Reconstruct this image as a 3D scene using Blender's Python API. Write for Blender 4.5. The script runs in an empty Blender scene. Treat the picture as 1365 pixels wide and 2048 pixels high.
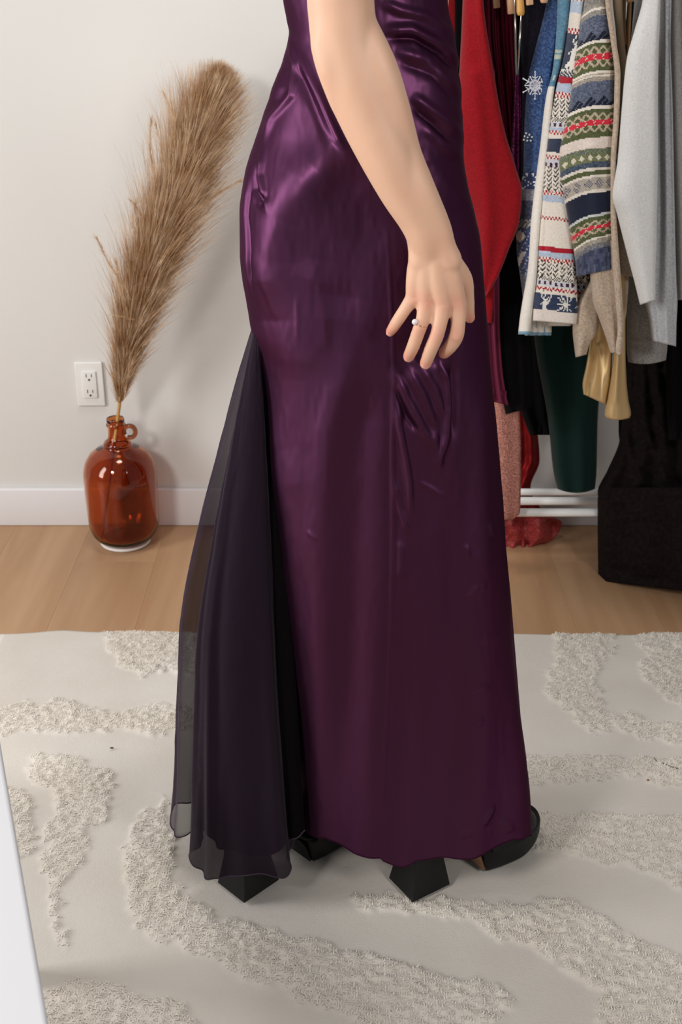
import bpy, bmesh, math, random
import numpy as np
from mathutils import Vector, Matrix
random.seed(7); rng = np.random.default_rng(7)
S = bpy.context.scene; COL = S.collection
rad = math.radians

# ---------------------------------------------------------------- camera
F = 2400.0; TH = rad(25.3); H = 1.31
CT, ST = math.cos(TH), math.sin(TH)
cd = bpy.data.cameras.new('camera'); cam = bpy.data.objects.new('camera', cd); COL.objects.link(cam)
cd.sensor_fit = 'VERTICAL'; cd.sensor_height = 36.0; cd.lens = F/2048*36; cd.clip_start = .05
cam.location = (0, 0, H); cam.rotation_euler = (math.pi/2-TH, 0, 0); S.camera = cam
cd.dof.use_dof = True; cd.dof.focus_distance = 1.6; cd.dof.aperture_fstop = 11.0

def P(u, v, Y):
    """world point on the vertical plane y=Y seen at pixel u,v"""
    dx = (np.asarray(u, float)-682.5)/F; dy = (1024-np.asarray(v, float))/F
    t = Y/(CT+dy*ST)
    return np.stack([t*dx+0*dy, Y+0*t*dx, H+t*(-ST+dy*CT)+0*dx], -1)
def PF(u, v, Z=0.0):
    """world point on the horizontal plane z=Z seen at pixel u,v"""
    dy = (1024-v)/F; t = (H-Z)/(ST-dy*CT)
    return (t*(u-682.5)/F, t*(CT+dy*ST), Z)
def PX(p):
    p = np.asarray(p, float); x, y, z = p[..., 0], p[..., 1], p[..., 2]-H
    d = y*CT-z*ST
    return 682.5+F*x/d, 1024-F*(y*ST+z*CT)/d

# ---------------------------------------------------------------- light
W = bpy.data.worlds.new('world'); S.world = W; W.use_nodes = True
W.node_tree.nodes['Background'].inputs[0].default_value = (.92, .96, 1, 1)
W.node_tree.nodes['Background'].inputs[1].default_value = 0.2
def area(name, loc, tgt, size, power, color=(1, 1, 1), sy=None):
    ld = bpy.data.lights.new(name, 'AREA'); ld.energy = power; ld.size = size; ld.color = color
    if sy: ld.shape = 'RECTANGLE'; ld.size_y = sy
    o = bpy.data.objects.new(name, ld); COL.objects.link(o); o.location = loc
    o.rotation_euler = (Vector(tgt)-Vector(loc)).to_track_quat('-Z', 'Y').to_euler()
area('softbox', (-1.25, -.15, 1.92), (-.2, 1.8, .6), .42, 28, (1, .975, .95))
area('softbox', (1.35, -.3, 1.9), (.4, 2.0, .6), .42, 19, (1, .975, .95))
area('window_light', (-2.15, 1.2, 1.2), (.1, 1.55, .8), .6, 34, (1, .99, .98), 1.5)
area('ceiling_light', (-.35, 2.0, 2.65), (0, 1.6, 0), .55, 17, (1, .98, .95))
S.view_settings.view_transform = 'Standard'; S.view_settings.look = 'None'
S.view_settings.gamma = 1; S.view_settings.exposure = 0.0

# ---------------------------------------------------------------- helpers
def lin(c):
    return tuple(((x/255)/12.92 if x/255 <= .04045 else ((x/255+.055)/1.055)**2.4) for x in c[:3])
def lin4(c): return lin(c)+(1,)
def tag(o, label=None, cat=None, group=None, kind=None):
    if label: o['label'] = label
    if cat: o['category'] = cat
    if group: o['group'] = group
    if kind: o['kind'] = kind
    return o
def empty(name, loc=(0, 0, 0)):
    o = bpy.data.objects.new(name, None); COL.objects.link(o); o.location = loc; o.empty_display_size = .05
    return o
def mk(name, V, Fc, mat=None, parent=None, smooth=True, cols=None):
    me = bpy.data.meshes.new(name)
    V = np.asarray(V, float)
    if parent is not None: V = V-np.array(parent_world(parent))
    me.from_pydata(V.tolist(), [], [tuple(int(i) for i in f) for f in Fc]); me.update()
    if cols is not None:
        at = me.color_attributes.new('col', 'FLOAT_COLOR', 'CORNER')
        n = np.array([len(f) for f in Fc]); c = np.repeat(np.asarray(cols, float), n, axis=0)
        at.data.foreach_set('color', np.hstack([c, np.ones((len(c), 1))]).ravel())
    if smooth: me.polygons.foreach_set('use_smooth', [True]*len(me.polygons))
    if mat: me.materials.append(mat)
    o = bpy.data.objects.new(name, me); COL.objects.link(o)
    if parent is not None: o.parent = parent
    return o
def parent_world(p):
    v = Vector(p.location)
    while p.parent: p = p.parent; v += Vector(p.location)
    return v
def grid_faces(nr, nc, wrap=False, off=0):
    r = np.arange(nr-1)[:, None]; c = np.arange(nc if wrap else nc-1)[None]
    c2 = (c+1) % nc
    return np.stack([r*nc+c, r*nc+c2, (r+1)*nc+c2, (r+1)*nc+c], -1).reshape(-1, 4)+off
class MB:
    def __init__(s): s.V = []; s.F = []
    def add(s, V, Fc):
        o = len(s.V); s.V += [tuple(map(float, v)) for v in V]; s.F += [tuple(int(i)+o for i in f) for f in Fc]
    def box(s, c, d, bev=0, R=None, seg=2):
        bm = bmesh.new(); bmesh.ops.create_cube(bm, size=1)
        for v in bm.verts: v.co = Vector((v.co.x*d[0], v.co.y*d[1], v.co.z*d[2]))
        if bev: bmesh.ops.bevel(bm, geom=bm.edges[:], offset=bev, segments=seg, affect='EDGES', profile=.6)
        bm.verts.index_update()
        M = R or Matrix.Identity(3)
        s.add([tuple(M @ v.co+Vector(c)) for v in bm.verts], [[v.index for v in f.verts] for f in bm.faces]); bm.free()
    def tube(s, pts, r, n=10, caps=True):
        pts = [Vector(p) for p in pts]; rs = r if hasattr(r, '__len__') else [r]*len(pts)
        rings = []; up = None
        for i, p in enumerate(pts):
            t = (pts[min(i+1, len(pts)-1)]-pts[max(i-1, 0)]).normalized()
            if up is None: up = t.orthogonal().normalized()
            a = (up-t*up.dot(t)).normalized(); up = a; b = t.cross(a)
            rings += [p+(a*math.cos(k*2*math.pi/n)+b*math.sin(k*2*math.pi/n))*rs[i] for k in range(n)]
        Fc = [tuple(f) for f in grid_faces(len(pts), n, True)]
        if caps: Fc += [tuple(range(n))[::-1], tuple(range((len(pts)-1)*n, len(pts)*n))]
        s.add(rings, Fc)
    def lathe(s, prof, c, n=48, a0=0):
        V = [(c[0]+r*math.cos(2*math.pi*k/n), c[1]+r*math.sin(2*math.pi*k/n), c[2]+z) for r, z in prof for k in range(n)]
        s.add(V, grid_faces(len(prof), n, True))
    def ball(s, c, r, seg=16):
        bm = bmesh.new(); bmesh.ops.create_uvsphere(bm, u_segments=seg, v_segments=seg//2+2, radius=1); bm.verts.index_update()
        rr = r if hasattr(r, '__len__') else (r, r, r)
        s.add([(c[0]+v.co.x*rr[0], c[1]+v.co.y*rr[1], c[2]+v.co.z*rr[2]) for v in bm.verts], [[v.index for v in f.verts] for f in bm.faces]); bm.free()
    def build(s, name, mat, parent=None, smooth=True, **k):
        return mk(name, s.V, s.F, mat, parent, smooth, **k)
def catmull(pts, n):
    p = np.asarray(pts, float); t = np.linspace(0, len(p)-1, n)
    i = np.clip(t.astype(int), 0, len(p)-2); f = (t-i)[:, None]
    g = lambda k: p[np.clip(k, 0, len(p)-1)]
    a, b, c, d = g(i-1), g(i), g(i+1), g(i+2)
    return .5*((2*b)+(-a+c)*f+(2*a-5*b+4*c-d)*f**2+(-a+3*b-3*c+d)*f**3)
def pchip(x, y, q):
    """smooth interpolation without overshoot"""
    x = np.asarray(x, float); y = np.asarray(y, float); h = np.diff(x); d = np.diff(y)/h
    m = np.zeros(len(x)); m[0] = d[0]; m[-1] = d[-1]
    for i in range(1, len(x)-1):
        if d[i-1]*d[i] > 0:
            w1 = 2*h[i]+h[i-1]; w2 = h[i]+2*h[i-1]; m[i] = (w1+w2)/(w1/d[i-1]+w2/d[i])
    q = np.clip(np.asarray(q, float), x[0], x[-1]); i = np.clip(np.searchsorted(x, q)-1, 0, len(x)-2)
    t = (q-x[i])/h[i]
    return ((2*t**3-3*t**2+1)*y[i]+(t**3-2*t**2+t)*h[i]*m[i]+(-2*t**3+3*t**2)*y[i+1]+(t**3-t**2)*h[i]*m[i+1])
def vnoise(x, y, seed=0):
    """smooth value noise in numpy"""
    r = np.random.default_rng(seed).random((256, 256)); xi = np.floor(x).astype(int); yi = np.floor(y).astype(int)
    fx = x-xi; fy = y-yi; fx = fx*fx*(3-2*fx); fy = fy*fy*(3-2*fy); g = lambda a, b: r[a % 256, b % 256]
    return (g(xi, yi)*(1-fx)+g(xi+1, yi)*fx)*(1-fy)+(g(xi, yi+1)*(1-fx)+g(xi+1, yi+1)*fx)*fy
def sstep(a, b, x): t = np.clip((x-a)/(b-a), 0, 1); return t*t*(3-2*t)
def pline_dist(u, v, pts):
    pts = np.asarray(pts, float); best = np.full(np.shape(u), 1e9); bt = np.zeros(np.shape(u)); n = len(pts)-1
    for i in range(n):
        a, b = pts[i], pts[i+1]; d = b-a; L = d@d+1e-9
        t = np.clip(((u-a[0])*d[0]+(v-a[1])*d[1])/L, 0, 1)
        q = np.hypot(u-a[0]-t*d[0], v-a[1]-t*d[1]); m = q < best
        best = np.where(m, q, best); bt = np.where(m, (i+t)/n, bt)
    return best, bt
def in_poly(x, y, poly):
    c = np.zeros(np.shape(x), bool); n = len(poly)
    for i in range(n):
        x1, y1 = poly[i]; x2, y2 = poly[(i+1) % n]
        m = ((y1 > y) != (y2 > y)) & (x < (x2-x1)*(y-y1)/(y2-y1+1e-12)+x1); c ^= m
    return c

# ---------------------------------------------------------------- materials
def mat(name, col=(200, 200, 200), rough=.6, metal=0, **kw):
    m = bpy.data.materials.new(name); m.use_nodes = True; b = m.node_tree.nodes['Principled BSDF']
    b.inputs['Base Color'].default_value = lin4(col); b.inputs['Roughness'].default_value = rough
    b.inputs['Metallic'].default_value = metal
    for k, v in kw.items():
        b.inputs[k.replace('_', ' ')].default_value = v
    return m
def nodes(m): return m.node_tree, m.node_tree.nodes, m.node_tree.links, m.node_tree.nodes['Principled BSDF']
def add_noise(m, scale, c1, c2, bump=0, detail=4, stretch=(1, 1, 1), bscale=None, bdist=.001, lo=.35, hi=.65):
    nt, N, L, b = nodes(m)
    tc = N.new('ShaderNodeTexCoord'); mp = N.new('ShaderNodeMapping'); mp.inputs['Scale'].default_value = stretch
    L.new(tc.outputs['Object'], mp.inputs[0])
    if c1:
        n = N.new('ShaderNodeTexNoise'); n.inputs['Scale'].default_value = scale; n.inputs['Detail'].default_value = detail
        L.new(mp.outputs[0], n.inputs['Vector'])
        r = N.new('ShaderNodeValToRGB'); r.color_ramp.elements[0].color = lin4(c1); r.color_ramp.elements[1].color = lin4(c2)
        r.color_ramp.elements[0].position = lo; r.color_ramp.elements[1].position = hi
        L.new(n.outputs[0], r.inputs[0]); L.new(r.outputs[0], b.inputs['Base Color'])
    if bump:
        n2 = N.new('ShaderNodeTexNoise'); n2.inputs['Scale'].default_value = bscale or scale; n2.inputs['Detail'].default_value = detail
        L.new(mp.outputs[0], n2.inputs['Vector'])
        bp = N.new('ShaderNodeBump'); bp.inputs['Strength'].default_value = bump; bp.inputs['Distance'].default_value = bdist
        L.new(n2.outputs[0], bp.inputs['Height']); L.new(bp.outputs[0], b.inputs['Normal'])
    return m
def knit(name, c1=None, c2=None, attr=False, scale=420, bump=.5, rough=.9, sheen=.25):
    """wool: fine mottled stitches; with attr the knitted motif comes from the mesh's face colours"""
    m = mat(name, c1 or (128, 128, 128), rough); nt, N, L, b = nodes(m)
    b.inputs['Sheen Weight'].default_value = sheen; b.inputs['Specular IOR Level'].default_value = .15
    add_noise(m, scale, c1, c2 or c1, bump, 3, bscale=scale*.8, bdist=.0015)
    if attr:
        a = N.new('ShaderNodeAttribute'); a.attribute_name = 'col'
        tc = [n for n in N if n.type == 'TEX_COORD'][0]
        n = N.new('ShaderNodeTexNoise'); n.inputs['Scale'].default_value = scale*.7; n.inputs['Detail'].default_value = 2
        L.new(tc.outputs['Object'], n.inputs['Vector'])
        mx = N.new('ShaderNodeMix'); mx.data_type = 'RGBA'; mx.blend_type = 'OVERLAY'; mx.inputs[0].default_value = .45
        L.new(a.outputs['Color'], mx.inputs[6]); L.new(n.outputs[0], mx.inputs[7]); L.new(mx.outputs[2], b.inputs['Base Color'])
    return m
M = {}
M['wall'] = add_noise(mat('wall_paint', (214, 212, 208), .7), 900, None, None, .08, 2, bdist=.0005)
M['trim'] = mat('trim_paint', (222, 220, 221), .45)
M['white_plastic'] = mat('white_plastic', (226, 225, 222), .35)
M['slot'] = mat('dark_slot', (40, 36, 34), .6)
M['skin'] = mat('skin', (226, 184, 158), .5)
_nt, _N, _L, _b = nodes_ = (M['skin'].node_tree, M['skin'].node_tree.nodes, M['skin'].node_tree.links, M['skin'].node_tree.nodes['Principled BSDF'])
_a = _N.new('ShaderNodeAttribute'); _a.attribute_name = 'flush'; _x = _N.new('ShaderNodeMix'); _x.data_type = 'RGBA'
_x.inputs[6].default_value = lin4((222, 180, 152)); _x.inputs[7].default_value = lin4((214, 132, 116)); _L.new(_a.outputs['Fac'], _x.inputs[0]); _L.new(_x.outputs[2], _b.inputs['Base Color'])
b = M['skin'].node_tree.nodes['Principled BSDF']
b.inputs['Subsurface Weight'].default_value = .25; b.inputs['Subsurface Radius'].default_value = (.012, .004, .002); b.inputs['Subsurface Scale'].default_value = 1
M['black_leather'] = add_noise(mat('black_leather', (14, 15, 15), .5, Specular_IOR_Level=.3), 300, None, None, .15, 3, bdist=.0005)
M['tan'] = mat('tan_leather', (120, 84, 58), .55)
M['chrome'] = mat('metal', (190, 185, 178), .25, 1)
M['gold'] = mat('gold_metal', (205, 170, 120), .22, 1)
M['pearl'] = mat('pearl', (225, 222, 222), .2)
M['wood'] = add_noise(mat('pale_wood', (205, 160, 120), .5), 30, (196, 148, 110), (222, 180, 140), 0, 3, (6, 1, 1))
M['yellow_wood'] = mat('yellow_wood', (214, 160, 80), .4)
M['white_metal'] = mat('white_metal', (226, 226, 224), .35)

# satin: smooth filament weave, coloured reflection over a deep body
def satin(name, body, refl, rough=.34, metal=.85):
    m = mat(name, refl, rough, metal); nt, N, L, b = nodes(m)
    b.inputs['Specular Tint'].default_value = tuple(min(1, c*3.2) for c in lin(refl))+(1,)
    tc = N.new('ShaderNodeTexCoord'); n = N.new('ShaderNodeTexNoise'); n.inputs['Scale'].default_value = 16; n.inputs['Detail'].default_value = 3
    L.new(tc.outputs['Object'], n.inputs['Vector'])
    bp = N.new('ShaderNodeBump'); bp.inputs['Strength'].default_value = .12; bp.inputs['Distance'].default_value = .004
    L.new(n.outputs[0], bp.inputs['Height']); L.new(bp.outputs[0], b.inputs['Normal'])
    return m
M['satin'] = satin('purple_satin', (50, 20, 55), (83, 47, 74), .44, .9)
M['gold_satin'] = satin('gold_satin', None, (206, 176, 128), .45, .5)
M['mauve_satin'] = satin('mauve_satin', None, (120, 50, 75), .45, .5)
M['red_satin'] = satin('red_satin', None, (130, 30, 32), .4, .4)

def chiffon(name, col, alpha):
    m = bpy.data.materials.new(name); m.use_nodes = True; nt = m.node_tree; N = nt.nodes; L = nt.links
    b = N['Principled BSDF']; b.inputs['Base Color'].default_value = lin4(col); b.inputs['Roughness'].default_value = .7
    b.inputs['Specular IOR Level'].default_value = .08; b.inputs['Sheen Weight'].default_value = .08
    lw = N.new('ShaderNodeLayerWeight'); lw.inputs[0].default_value = .35
    mr = N.new('ShaderNodeMapRange'); mr.inputs[3].default_value = alpha; mr.inputs[4].default_value = 1
    L.new(lw.outputs['Facing'], mr.inputs[0]); L.new(mr.outputs[0], b.inputs['Alpha'])
    return m
M['chiffon'] = chiffon('sheer_chiffon', (32, 20, 33), .88)
M['thin_chiffon'] = chiffon('thin_chiffon', (38, 22, 42), .6)
M['lining'] = mat('dark_lining', (10, 7, 10), .9, Specular_IOR_Level=.05)
M['chiffon_edge'] = mat('chiffon_hem', (50, 32, 50), .8)

# ---------------------------------------------------------------- room
def structure(o): o['kind'] = 'structure'; return o
YW = 2.704
m = MB(); m.box((.2, YW+.06, 1.3), (5.4, .12, 2.6)); structure(m.build('wall_back', M['wall'], smooth=False))
m = MB(); m.box((.2, YW-.007, .05), (5.4, .014, .1), .0035); structure(m.build('baseboard_back', M['trim']))
# floor: sub-floor with separate planks along the depth
m = MB(); m.box((.2, 1.0, -.03), (5.4, 3.5, .03)); floor = structure(m.build('floor', mat('subfloor', (70, 50, 36), .9), smooth=False))
def plank_mat():
    m = mat('oak_plank', (176, 134, 98), .42); nt, N, L, b = nodes(m)
    tc = N.new('ShaderNodeTexCoord'); oi = N.new('ShaderNodeObjectInfo')
    mp = N.new('ShaderNodeMapping'); mp.inputs['Scale'].default_value = (14, 1.1, 1)
    ad = N.new('ShaderNodeVectorMath'); ad.operation = 'ADD'
    mu = N.new('ShaderNodeVectorMath'); mu.operation = 'SCALE'; mu.inputs[3].default_value = 30
    cb = N.new('ShaderNodeCombineXYZ'); L.new(oi.outputs['Random'], cb.inputs[0]); L.new(oi.outputs['Random'], cb.inputs[1])
    L.new(cb.outputs[0], mu.inputs[0]); L.new(tc.outputs['Object'], mp.inputs[0]); L.new(mp.outputs[0], ad.inputs[0]); L.new(mu.outputs[0], ad.inputs[1])
    n = N.new('ShaderNodeTexNoise'); n.inputs['Scale'].default_value = 1.3; n.inputs['Detail'].default_value = 5; n.inputs['Distortion'].default_value = .8
    L.new(ad.outputs[0], n.inputs['Vector'])
    r = N.new('ShaderNodeValToRGB'); e = r.color_ramp.elements
    e[0].color = lin4((164, 126, 92)); e[0].position = .3; e[1].color = lin4((180, 144, 110)); e[1].position = .7
    L.new(n.outputs[0], r.inputs[0])
    hs = N.new('ShaderNodeHueSaturation'); mr = N.new('ShaderNodeMapRange'); mr.inputs[3].default_value = .97; mr.inputs[4].default_value = 1.03
    L.new(oi.outputs['Random'], mr.inputs[0]); L.new(mr.outputs[0], hs.inputs['Value']); L.new(r.outputs[0], hs.inputs['Color'])
    L.new(hs.outputs[0], b.inputs['Base Color']); b.inputs['Specular IOR Level'].default_value = .35
    return m
M['plank'] = plank_mat()
pw = .187; x = -2.4; src = {}
k = 0
while x < 2.8:
    ys = [-.7, [.35, 1.2, .8][k % 3], [2.05, 2.5, 1.75][k % 3]+.0, YW]
    for a, bb in zip(ys[:-1], ys[1:]):
        key = round(bb-a, 3)
        if key not in src:
            q = MB(); q.box((0, 0, -.0075), (pw-.0002, bb-a-.0002, .015), .0003, seg=1)
            o = q.build('plank', M['plank'], smooth=False); src[key] = o
        else:
            o = src[key].copy(); COL.objects.link(o)
        o.parent = floor; o.location = (x, (a+bb)/2, 0)
    x += pw; k += 1

# ---------------------------------------------------------------- outlet
ou = empty('wall_outlet', tuple(P(181, 767, YW))); tag(ou, 'white double electrical outlet on the wall above the amber jug', 'outlet')
ox, oy, oz = ou.location
m = MB(); m.box((ox, oy-.0035, oz), (.0655, .007, .109), .0028, seg=3); m.build('cover_plate', M['white_plastic'], ou)
m = MB(); m.box((ox, oy-.0085, oz), (.033, .004, .066), .001, seg=2); ins = m.build('receptacle', M['white_plastic'], ou)
for s in (-1, 1):
    z0 = oz+s*.0195-.0005
    for dx_, hh in ((-.0062, .0085), (.0062, .007)):
        m = MB(); m.box((ox+dx_, oy-.0107, z0+.004), (.0016, .0012, hh)); m.build('slot', M['slot'], ins, smooth=False)
    m = MB(); m.tube([(ox, oy-.0101, z0-.0062), (ox, oy-.0113, z0-.0062)], .0025, 12); m.build('ground_hole', M['slot'], ins, smooth=False)

# ---------------------------------------------------------------- jug
JX, JY = PF(243, 1060)[0], 2.600
JZ = 0.010
jx0, _, _ = P(243, 1080, JY-.05); JX = float(jx0)
m = MB(); m.lathe([(0, 0), (.054, 0), (.060, .004), (.061, .0095), (.058, .010), (0, .010)], (JX, JY, 0), 64)
co = m.build('white_coaster', mat('white_ceramic', (232, 230, 226), .4)); tag(co, 'thin round white disc under the amber glass jug', 'coaster')
def glass(name, col, rough=.02):
    m = mat(name, (255, 255, 255), rough); b = m.node_tree.nodes['Principled BSDF']
    b.inputs['Transmission Weight'].default_value = 1; b.inputs['IOR'].default_value = 1.45; b.inputs['Base Color'].default_value = col+(1,)
    return m
M['dark_amber'] = glass('dark_amber_glass', (.42, .13, .05))
M['amber'] = glass('amber_glass', (.66, .23, .07))
jug = empty('glass_jug', (JX, JY, JZ)); tag(jug, 'amber brown glass jug with a small ring handle holding pampas grass', 'jug')
sc = 1.0
outer = [(0, .002), (.04, .0), (.055, .001), (.066, .008), (.077, .022), (.083, .042), (.0845, .07), (.0855, .12), (.086, .165), (.0845, .19), (.078, .213), (.066, .231), (.050, .243), (.036, .249), (.0315, .2535), (.0325, .258), (.030, .263), (.0235, .268), (.0200, .276), (.0190, .288), (.0192, .300), (.0215, .303), (.0225, .306), (.0215, .309), (.0195, .311), (.0205, .314), (.0208, .320), (.0195, .3225), (.0180, .3225)]
inner = [(.0155, .320), (.0148, .300), (.0148, .285), (.018, .272), (.026, .262), (.038, .2435), (.050, .237), (.064, .226), (.0745, .21), (.0805, .19), (.082, .165), (.0815, .12), (.0805, .07), (.079, .044), (.073, .026), (.062, .013), (.04, .008), (0, .011)]
JS = 0.965
prof = [(r*sc, z*JS) for r, z in outer+inner]
m = MB(); m.lathe(prof, (JX, JY, JZ), 72); m.build('jug_body', M['amber'], jug)
pts = []
for k in range(19):
    a = rad(205-k*(325/18)); pts.append((JX+.031+.0135*math.cos(a), JY, JZ+.2875*JS+.0145*math.sin(a)))
m = MB(); m.tube(pts, .0056, 14); m.build('ring_handle', M['dark_amber'], jug)

# ---------------------------------------------------------------- pampas grass
pg = empty('pampas_grass', (JX-.045, JY-.02, .03)); tag(pg, 'tall dried beige pampas grass plume leaning right out of the amber jug', 'dried grass')
pp = [(JX-.052, JY-.035, .022)] + [tuple(P(u, v, Y)) for u, v, Y in ((236, 832, 2.585), (248, 745, 2.58), (270, 640, 2.565), (308, 520, 2.55), (355, 400, 2.545), (388, 300, 2.545), (418, 225, 2.55), (443, 158, 2.555))]
sp = catmull(pp, 60)
m = MB(); m.tube(sp, list(np.interp(np.linspace(0, 1, 60), [0, .3, 1], [.0042, .0034, .0012])), 8); m.build('stem', mat('straw', (190, 142, 78), .6), pg)
M['plume'] = add_noise(mat('plume', (200, 168, 134), .9, Specular_IOR_Level=.1), 25, (190, 152, 114), (222, 194, 162), 0, 3)
def plume():
    V = []; Fc = []
    L = np.array([u for u in np.linspace(0, 1, len(pp))])
    NS = 26000
    spx = sp[9:]; nS = len(spx)
    # branchlets: long thin drooping sprays, each carrying fine hairs
    for i in range(NS):
        t = random.random()**.85
        base = Vector(spx[int(t*(nS-1))])+Vector((random.gauss(0, .002),)*3)
        tan = (Vector(spx[min(int(t*(nS-1))+1, nS-1)])-Vector(spx[max(int(t*(nS-1))-1, 0)])).normalized()
        wdt = float(np.interp(t, [0, .08, .25, .45, .7, .9, 1], [.018, .045, .105, .125, .105, .045, .008]))
        a = random.uniform(0, 2*math.pi)
        side = tan.orthogonal().normalized(); side.rotate(Matrix.Rotation(a, 3, tan)); side.y *= .55
        ln = wdt*random.uniform(.45, 1.45)+.02
        spread = random.uniform(.05, .62)*(1 if random.random() < .93 else 1.5)
        d0 = (tan*1.0+side*spread).normalized(); st = .0
        off = side*random.random()**.7*wdt*.33
        p = base+off; d = d0.copy(); segs = 3; w = random.uniform(.00028, .0006)
        curl = Vector((random.gauss(0, .16), random.gauss(0, .1), random.gauss(0, .12)-.02))
        pr = None
        wv = Vector((random.gauss(0, 1), random.gauss(0, .4), random.gauss(0, 1))).normalized()
        n0 = len(V)
        for s in range(segs+1):
            ww = w*(1-s/segs*.75); c = d.cross(wv).normalized() if d.cross(wv).length > 1e-4 else Vector((1, 0, 0))
            q = Vector((p.x, min(p.y, YW-.02), p.z))
            V += [tuple(q-c*ww), tuple(q+c*ww)]
            p = p+d*(ln/segs); d = (d+curl*.5).normalized()
        for s in range(segs): Fc.append((n0+2*s, n0+2*s+1, n0+2*s+3, n0+2*s+2))
    return V, Fc
V, Fc = plume(); pl = mk('plume', V, Fc, M['plume'], pg); pl['kind'] = 'stuff'
def spray(path, n, ln, w=.0005):
    V = []; Fc = []; c = catmull(path, 30)
    for i in range(n):
        t = random.random(); p = Vector(c[int(t*29)]); tan = (Vector(c[min(int(t*29)+1, 29)])-Vector(c[max(int(t*29)-1, 0)])).normalized()
        d = (tan+Vector((random.gauss(0, .3), random.gauss(0, .2), random.gauss(0, .3)))).normalized(); n0 = len(V)
        c0 = Vector((random.gauss(0, 1), random.gauss(0, 1), random.gauss(0, 1))).normalized()*w
        l = ln*random.uniform(.4, 1)
        for s in range(3):
            q = p+d*l*s/2; V += [tuple(q-c0*(1-s*.4)), tuple(q+c0*(1-s*.4))]
        Fc += [(n0, n0+1, n0+3, n0+2), (n0+2, n0+3, n0+5, n0+4)]
    return V, Fc
sprays = [([(258, 640), (240, 570), (215, 520), (193, 476)], 420, .02), ([(262, 600), (245, 560), (232, 525)], 130, .02),
          ([(285, 560), (272, 500), (266, 440), (275, 400)], 200, .02), ([(300, 500), (282, 430), (262, 400)], 100, .018),
          ([(330, 420), (310, 350), (300, 290), (303, 240)], 250, .025), ([(345, 360), (325, 300), (312, 250)], 160, .02),
          ([(350, 470), (400, 420), (440, 385), (480, 362)], 200, .022), ([(360, 450), (410, 405), (455, 375)], 150, .02),
          ([(395, 330), (430, 280), (455, 240), (470, 215)], 350, .03), ([(270, 640), (235, 632), (215, 630)], 50, .014),
          ([(370, 300), (350, 240), (330, 190)], 180, .025), ([(400, 250), (420, 190), (440, 130)], 300, .02), ([(250, 800), (258, 740), (290, 690), (325, 650)], 90, .03)]
Vs = []; Fs = []
for path, n, ln in sprays:
    V, Fc = spray([P(u, v, 2.53) for u, v in path], n, ln); o = len(Vs); Vs += V; Fs += [tuple(i+o for i in f) for f in Fc]
sx = mk('loose_spray', Vs, Fs, M['plume'], pg); sx['kind'] = 'stuff'

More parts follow.
